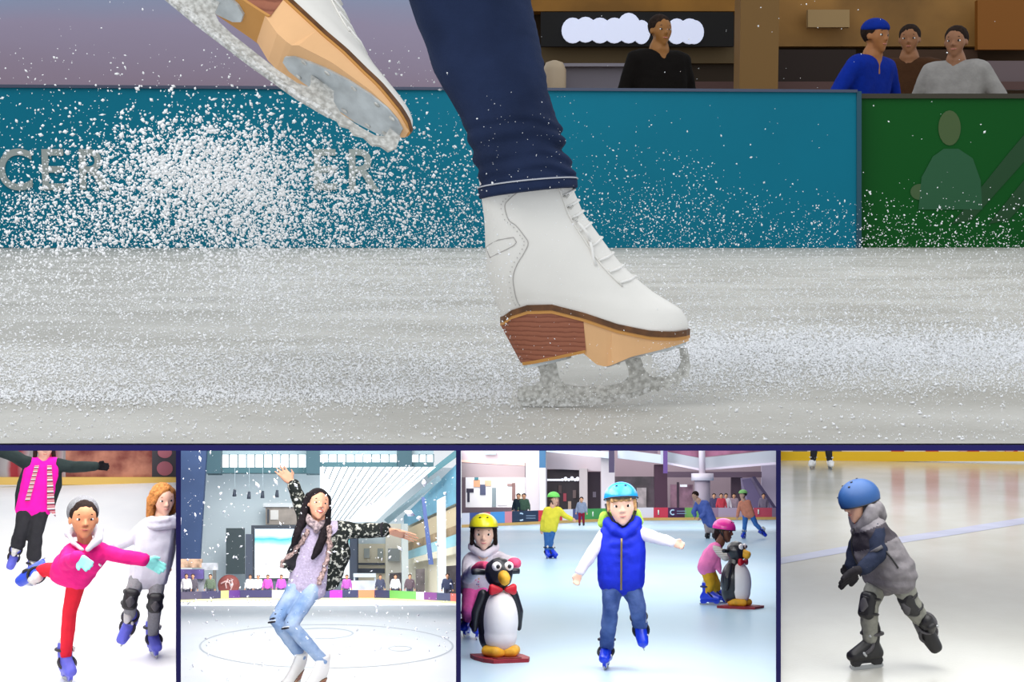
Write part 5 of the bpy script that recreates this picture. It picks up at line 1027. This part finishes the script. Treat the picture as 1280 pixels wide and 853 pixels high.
for x, c, lb_ in ((648, (26, 40, 48), 'onlooker in dark clothes at the boards below the white poster'), (655, (60, 84, 70), 'onlooker in green at the boards below the white poster'), (893, (70, 66, 96), 'onlooker in slate just right of the skater in blue'), (902, (176, 60, 72), 'onlooker in red behind the boards right of the round pillar'), (908, (206, 200, 206), 'onlooker in white behind the boards right of the round pillar'), (918, (150, 130, 140), 'onlooker in mauve left of the skater in orange'), (955, (110, 100, 116), 'onlooker in grey right of the skater in orange')):
    simple_person(R3, lb_, x, 650, DB3(x) + 1.0 + random.random(), 1.15, c, (60, 56, 72), hairc=(44, 36, 36))

# --- boy in the blue gilet
D = 9.26
J = JJ(R3, D, dict(head=(777, 633.5, -.04), neck=(777, 660), shL=(757, 668), shR=(797, 666), hiL=(766, 724), hiR=(787, 724), elL=(737, 696, -.04), wrL=(724.5, 716, -.1), haL=(719, 733, -.12), elR=(820, 673, -.04), wrR=(841, 679, -.12), haR=(858, 684, -.16),
     knL=(763, 764, -.06), anL=(758, 802, .2), knR=(797, 760, -.02), anR=(800, 781, .12)))
f = Fig(R3, 'child in a royal blue padded gilet and bright blue helmet', J, .25, yaw=3, pitch=-2, roll=-3, k=1.0, skin=(236, 190, 166), flat='L')
f.body(curl={'L': .5, 'R': .6}); f.face(brow=(176, 140, 100), lip=(206, 122, 116)); h = f.hd
f.hair(fabric('hair_blond', (196, 152, 104), .3, 60), lambda b, h, H: [limb(b, (h(x, -.24, .30), .09 * H), (h(x * 1.15, -.33, .17 + .02 * math.sin(x * 40)), .05 * H)) for x in (-.22, -.12, -.02, .08, .18)] + [limb(b, (h(x * .33, -.05, .2), .06 * H), (h(x * .35, -.06, -.1), .04 * H)) for x in (-1, 1)])
f.helmet(mat('helmet_sky', (26, 146, 226), .3, coat=.4), z0=.21, sc=1.0, hz=.42, zm=-.06, tilt=-8, label='glossy bright blue skate helmet')
f.cloth('shirt', fabric('white_sleeve', (236, 226, 230), .04), lambda b: (f.torso(b, .006), f.arm(b, 'L', .007, .97), f.arm(b, 'R', .007, .97)), .009, 2, (.006, 18))
RB = fabric('royal_blue', (32, 48, 190), .1, 10, .3, 30, rough=.55)
def gilet(b):
    f.torso(b, .020, .02, .0, .012)
    c, d = lerp(J['shL'], J['shR'], .5), lerp(J['hiL'], J['hiR'], .5)
    for t in (.22, .42, .62, .82, 1.02): limb(b, *[(lerp(lerp(J['shL'], J['hiL'], t), lerp(J['shR'], J['hiR'], t), u) + V((0, -.062 * 1.0 * (1 - abs(2 * u - 1) ** 3) - .0, 0)), .045) for u in (.02, .25, .5, .75, .98)])
    limb(b, (h(-.36, .1, -.40), .04), (h(-.2, -.12, -.58), .038), (h(0, -.2, -.72), .03), (h(.2, -.12, -.58), .038), (h(.36, .1, -.40), .04), (h(0, .34, -.36), .05), (h(-.36, .1, -.40), .04))
gl = f.cloth('gilet', RB, gilet, .008, 2, (.004, 24))
bm = B(); ctr = lambda t: lerp(lerp(J['shL'], J['shR'], .5), lerp(J['hiL'], J['hiR'], .5), t); tube(bm, [ctr(t) + V((0, -.113, 0)) for t in np.linspace(.1, 1.22, 12)], .0065, 6); part('zip', bm, mat('zip_brass', (150, 130, 80), .4, .5), gl)
f.cloth('hood', fabric('lime_lining', (172, 214, 84), .06), lambda b: (hull(b, [(h(-.46, .16, -.22), .03), (h(-.52, .2, -.42), .03), (h(-.3, .25, -.5), .04)]), hull(b, [(h(.38, .2, -.2), .03), (h(.44, .2, -.42), .03)]), limb(b, (h(-.40, .2, -.25), .035), (h(0, .42, -.3), .045), (h(.38, .2, -.25), .035))), .008, 1, (.003, 30))
JD = fabric('mid_denim', (92, 112, 164), .3, 6, .5, 40, col2=(52, 72, 124))
f.cloth('jeans', JD, lambda b: (f.leg(b, 'L', .006, .98, .008), f.leg(b, 'R', .006, .98, .010), hull(b, [(J['hiL'], .078), (J['hiR'], .078)])), .009, 2, (.010, 20))
f.skate('L', (-.12, -1, 0), (0, 0, 1), BLUESH, BLACKP, 1.0); f.skate('R', (.1, -.75, -.62), None, BLUESH, BLACKP, .98)
# --- girl in the yellow helmet
D = 11.2
J = JJ(R3, D, dict(head=(604.5, 667.5, -.1), neck=(604, 690, -.05), shL=(587, 701), shR=(624, 699), hiL=(589, 734, .1), hiR=(606, 734, .1), elL=(585, 722, -.15), wrL=(594, 712, -.6), haL=(608, 707, -.95), elR=(638, 706, -.3), wrR=(641, 704, -.7), haR=(644, 705, -.95),
     knL=(585, 760, -.05), anL=(584, 786, .3), knR=(600, 760, -.08), anR=(596, 786, .1)))
f = Fig(R3, 'child in a yellow helmet and spotted hoodie pushing the penguin', J, .25, yaw=6, pitch=-8, k=1.0, skin=(240, 200, 176), flat='LR')
f.body(hands=''); f.face(brow=(120, 90, 70), lip=(206, 120, 120)); h = f.hd
f.hair(fabric('hair_black', (38, 28, 26), .3, 60), lambda b, h, H: [limb(b, (h(x * .33, -.05, .2), .09 * H), (h(x * .37, -.04, -.3), .07 * H)) for x in (-1, 1)])
f.helmet(mat('helmet_yellow', (232, 224, 30), .3, coat=.4), z0=.21, sc=1.02, hz=.42, zm=-.06, tilt=-8, label='glossy yellow skate helmet')
SPOT = fabric('spotted_white', (226, 218, 226), .05)
hd = f.cloth('hoodie', SPOT, lambda b: (f.torso(b, .026, .0), f.arm(b, 'L', .022, .95), f.arm(b, 'R', .022, .95), limb(b, (h(-.36, .1, -.42), .04), (h(0, -.12, -.62), .035), (h(.36, .1, -.42), .04))), .009, 2, (.008, 16))
for i in range(26):
    u, t = random.uniform(.02, .98), random.uniform(.05, 1.0); q = lerp(lerp(J['shL'], J['hiL'], t), lerp(J['shR'], J['hiR'], t), u) + V((0, -.088 - .012 * math.sin(u * 3.1), 0)); bm = B(); ell(bm, q, (.007, .004, .007), None, 1); part('spot', bm, mat('spot_%d' % (i % 3), ((226, 120, 160), (120, 130, 170), (236, 190, 90))[i % 3], .8), hd)
f.cloth('leggings', fabric('pink_leggings', (240, 104, 176), .05), lambda b: (f.leg(b, 'L', .008), f.leg(b, 'R', .008), hull(b, [(J['hiL'], .082), (J['hiR'], .082)])), .009, 2, (.003, 20))
for q in 'LR': f.mitten(q, fabric('coral_mitten', (242, 92, 130), .06), .042)
f.skate('L', (-.1, -1, 0), (0, 0, 1), BLUESH, BLACKP, 1.0); f.skate('R', (.1, -1, 0), (0, 0, 1), BLUESH, BLACKP, 1.0)
# --- girl in the pink helmet, seen from the side
D = 14.9
J = JJ(R3, D, dict(head=(906, 664.5), neck=(900, 679), shL=(893, 686, .11), shR=(894, 686, -.11), hiL=(884, 708, .07), hiR=(883, 709, -.07), elL=(907, 694, .14), wrL=(922, 687, .08), haL=(931, 684, .04), elR=(907, 697, -.16), wrR=(921, 689, -.1), haR=(930, 684, -.06),
     knL=(893, 727, .07), anL=(896, 744, .12), knR=(888, 729, -.08), anR=(885, 746, -.06)))
f = Fig(R3, 'small child in a pink helmet and pink gilet holding the far penguin', J, .225, yaw=66, pitch=-6, k=.9, skin=(112, 72, 54), flat='LR')
f.body(voxel=.0075); f.face(brow=(30, 20, 18), lip=(120, 60, 60)); h = f.hd
f.hair(fabric('hair_black', (38, 28, 26), .3, 60), lambda b, h, H: hull(b, [(h(0, .35, -.1), .16 * H), (h(0, .3, -.4), .14 * H)]))
f.helmet(mat('helmet_pink', (236, 52, 160), .35, coat=.3), z0=.14, sc=1.02, hz=.45, zm=-.15, label='bright pink skate helmet')
f.cloth('striped_shirt', ramp_mat('stripes', 2, [(0, (232, 228, 230)), (.5, (226, 222, 226)), (.55, (90, 90, 110)), (.8, (170, 160, 90)), (1, (228, 226, 228))], bands=14, rough=.9), lambda b: (f.arm(b, 'L', .012), f.arm(b, 'R', .012)), .009, 2, (.004, 20))
f.cloth('gilet', fabric('candy_pink', (240, 130, 188), .06), lambda b: (f.torso(b, .024, .0, 0, .01), hull(b, [(J['hiR'] + V((.10, -.03, .02)), .03), (J['hiR'] + V((.14, -.02, -.06)), .018), (lerp(J['shR'], J['hiR'], .5) + V((.06, 0, 0)), .04)])), .009, 2, (.006, 18))
f.cloth('trousers', fabric('mustard', (214, 164, 44), .08), lambda b: (f.leg(b, 'L', .012), f.leg(b, 'R', .012), hull(b, [(J['hiL'], .078), (J['hiR'], .078)])), .009, 2, (.007, 18))
f.skate('L', (1, -.35, 0), (0, 0, 1), BLUESH, mat('navy_strap', (24, 30, 90), .5), .98); f.skate('R', (1, -.4, 0), (0, 0, 1), BLUESH, mat('navy_strap', (24, 30, 90), .5), 1.02)
# --- penguins
PB = mat('penguin_black', (38, 38, 44), .35, coat=.2); PW = mat('penguin_white', (242, 236, 234), .5, noise=(6, .02)); PO = mat('penguin_orange', (232, 172, 48), .5, noise=(10, .2)); PR = mat('penguin_red', (206, 34, 50), .45); PM = mat('penguin_mat', (150, 36, 48), .5, noise=(8, .2))
def penguin(px, py, yaw, label, sc=1.0):
    b = R3.fl(px, py); Rz = Matrix.Rotation(math.radians(yaw), 3, 'Z'); P = lambda x, y, z: b + Rz @ (V((x, y, z)) * sc)
    S = lambda x, y, z, r: (P(x, y, z), r * sc)
    t = thing(R3, 'penguin_skating_aid', label, 'skating aid', b, 'penguin skating aids')
    bm = B(); ell(bm, P(0, .02, .25), (.135 * sc, .13 * sc, .215 * sc), Rz, 4); ell(bm, P(0, .02, .15), (.125 * sc, .125 * sc, .13 * sc), Rz, 4); hull(bm, [S(0, .01, .40, .08), S(0, 0, .48, .06)]); part('body', fuse(bm, .008, 6), PB, t)
    bm = B(); ell(bm, P(0, -.035, .25), (.118 * sc, .125 * sc, .205 * sc), Rz, 4); ell(bm, P(0, -.03, .16), (.112 * sc, .12 * sc, .125 * sc), Rz, 4); part('belly', fuse(bm, .008, 6), PW, t)
    bm = B(); hull(bm, [S(0, -.01, .565, .098), S(0, -.02, .54, .09)]); hd_ = part('head', fuse(bm, .007, 2), PB, t)
    bm = B(); hull(bm, [S(0, -.08, .545, .042), S(0, -.135, .53, .034), S(0, -.125, .515, .034)]); part('beak', bm, PO, hd_)
    for x in (-1, 1):
        bm = B(); ell(bm, P(x * .042, -.085, .605), (.033 * sc, .024 * sc, .03 * sc), Rz, 3); part('eye', bm, PW, hd_)
        bm = B(); ell(bm, P(x * .04, -.106, .605), (.014 * sc, .009 * sc, .015 * sc), Rz, 2); part('pupil', bm, PB, hd_)
        bm = B(); limb(bm, S(x * .105, .01, .42, .035), S(x * .15, .02, .30, .032), S(x * .155, .03, .19, .018)); part('flipper', fuse(bm, .008, 2), PB, t)
        bm = B(); hull(bm, [S(x * .02, -.10, .455, .016), S(x * .075, -.085, .47, .022), S(x * .075, -.085, .44, .022)]); part('bow_tie', bm, PR, t)
        bm = B(); hull(bm, [S(x * .06, -.11, .055, .038), S(x * .1, -.05, .06, .035), S(x * .05, .02, .06, .05), S(x * .02, -.1, .05, .03)]); part('foot', fuse(bm, .008, 2), PO, t)
        bm = B(); tube(bm, [P(x * .08, .05, .56), P(x * .13, .055, .565), P(x * .165, .05, .565)], .02 * sc, 8); part('grip', bm, PB, hd_)
    bm = B(); prism(bm, [P(x, y, .0) for x, y in ((-.15, .14), (.15, .14), (.17, 0), (.16, -.16), (.12, -.25), (-.12, -.25), (-.16, -.16), (-.17, 0))], V((0, 0, .024 * sc))); part('base_board', bm, PM, t, False)
    bm = B(); prism(bm, [P(x, y, .0242) for x, y in ((-.1, -.17), (.1, -.17), (.08, -.225), (-.08, -.225))], V((0, 0, .004 * sc))); part('moulded_plate', bm, mat('penguin_mat_dark', (118, 26, 38), .5), t, False)
penguin(623, 824, 24, 'large penguin skating aid with the child in the yellow helmet behind it', 1.05); penguin(920, 760, 62, 'smaller-looking penguin skating aid held by the child in pink', 1.0)
# --- child in yellow, farther off
D = 25.2
J = JJ(R3, D, dict(head=(692.5, 624.5), neck=(691, 633), shL=(683, 638), shR=(699, 638), hiL=(684, 659), hiR=(691, 659), elL=(679, 651), wrL=(677.5, 662), haL=(677, 668), elR=(706, 645), wrR=(714, 649), haR=(720, 652), knL=(684, 676), anL=(684, 688), knR=(688, 676), anR=(690, 688)))
f = Fig(R3, 'child in a yellow top and green helmet gliding in the middle distance', J, .225, yaw=50, k=1.05, skin=(222, 172, 146), flat='LR'); f.body(voxel=.010); f.face()
f.hair(fabric('hair_brown', (110, 80, 56), .3, 60)); f.helmet(mat('helmet_lime', (112, 212, 92), .4), z0=.18, sc=1.02, hz=.42, vents=()); 
f.cloth('top', fabric('lemon_top', (226, 214, 70), .06), lambda b: (f.torso(b, .016, .03), f.arm(b, 'L', .014), f.arm(b, 'R', .014)), .011, 2, (.006, 14)); f.cloth('jeans', fabric('teal_jeans', (62, 108, 168), .1), lambda b: (f.leg(b, 'L', .006), f.leg(b, 'R', .006), hull(b, [(J['hiL'], .078), (J['hiR'], .078)])), .011, 2, (.005, 14))
f.skate('L', (.2, -1, 0), (0, 0, 1), BLUESH, BLACKP, 1.1); f.skate('R', (.6, -.8, 0), (0, 0, 1), BLUESH, BLACKP, 1.1)
# --- adult in blue bending
D = 36.5
J = JJ(R3, D, dict(head=(869, 620.5), neck=(873, 626), shL=(872, 630, .1), shR=(883, 630, -.1), hiL=(884, 652, .1), hiR=(890, 652, -.1), elL=(867, 640), wrL=(869, 646), haL=(868, 649), elR=(880, 643, -.15), wrR=(874, 648, -.15), haR=(872, 651, -.15), knL=(884, 662), anL=(885, 668), knR=(891, 663), anR=(894, 668)))
f = Fig(R3, 'stooping skater in a blue shirt and beige trousers by the boards', J, .23, yaw=-40, pitch=-15, k=1.35, skin=(206, 160, 136), flat='LR'); f.body(voxel=.014); f.hair(fabric('hair_dark', (46, 30, 28), .3, 60), voxel=.012)
f.cloth('shirt', fabric('blue_shirt', (92, 112, 186), .08), lambda b: (f.torso(b, .03, .06), f.arm(b, 'L', .02, .7), f.arm(b, 'R', .02, .7)), .014, 2, (.01, 10)); f.cloth('trousers', fabric('beige_trousers', (186, 170, 166), .08), lambda b: (f.leg(b, 'L', .01), f.leg(b, 'R', .01), hull(b, [(J['hiL'], .1), (J['hiR'], .1)])), .014, 2, (.006, 12))
for q in 'LR': f.skate(q, (-.4, -1, 0), (0, 0, 1), BLACKP, BLACKP, 1.2)
# --- child in orange
J = JJ(R3, D, dict(head=(928.5, 619), neck=(929, 625), shL=(926, 629), shR=(936, 628), hiL=(932, 643), hiR=(939, 643), elL=(923, 638), wrL=(922, 646), haL=(921, 650), elR=(938, 637), wrR=(934, 641), haR=(932, 644), knL=(931, 657), anL=(930, 667), knR=(945, 656), anR=(953, 664)))
f = Fig(R3, 'child in an orange top and lime helmet striding at the right', J, .225, yaw=-55, k=1.1, skin=(226, 180, 156), flat='L'); f.body(voxel=.012); f.hair(fabric('hair_dark', (46, 30, 28), .3, 60), voxel=.012); f.helmet(mat('helmet_lime_pale', (150, 216, 124), .4), z0=.18, sc=1.02, hz=.42, vents=())
f.cloth('top', fabric('orange_top', (232, 152, 124), .06), lambda b: (f.torso(b, .014, .03), f.arm(b, 'L', .012, .9), f.arm(b, 'R', .012, .9)), .012, 2, (.006, 14)); f.cloth('jeans', fabric('bright_jeans', (70, 124, 196), .1), lambda b: (f.leg(b, 'L', .008), f.leg(b, 'R', .008), hull(b, [(J['hiL'], .08), (J['hiR'], .08)])), .012, 2, (.005, 14))
f.skate('L', (-.5, -1, 0), (0, 0, 1), BLUESH, BLACKP, 1.1); f.skate('R', (.7, -.2, -.5), None, BLUESH, BLACKP, 1.1)
simple_person(R3, 'tiny far skater in grey top and dark red trousers beside the green board', 727, 656.5, 50.5, 1.02 * 1.0, (120, 130, 150), (120, 26, 48), hairc=(40, 30, 30))
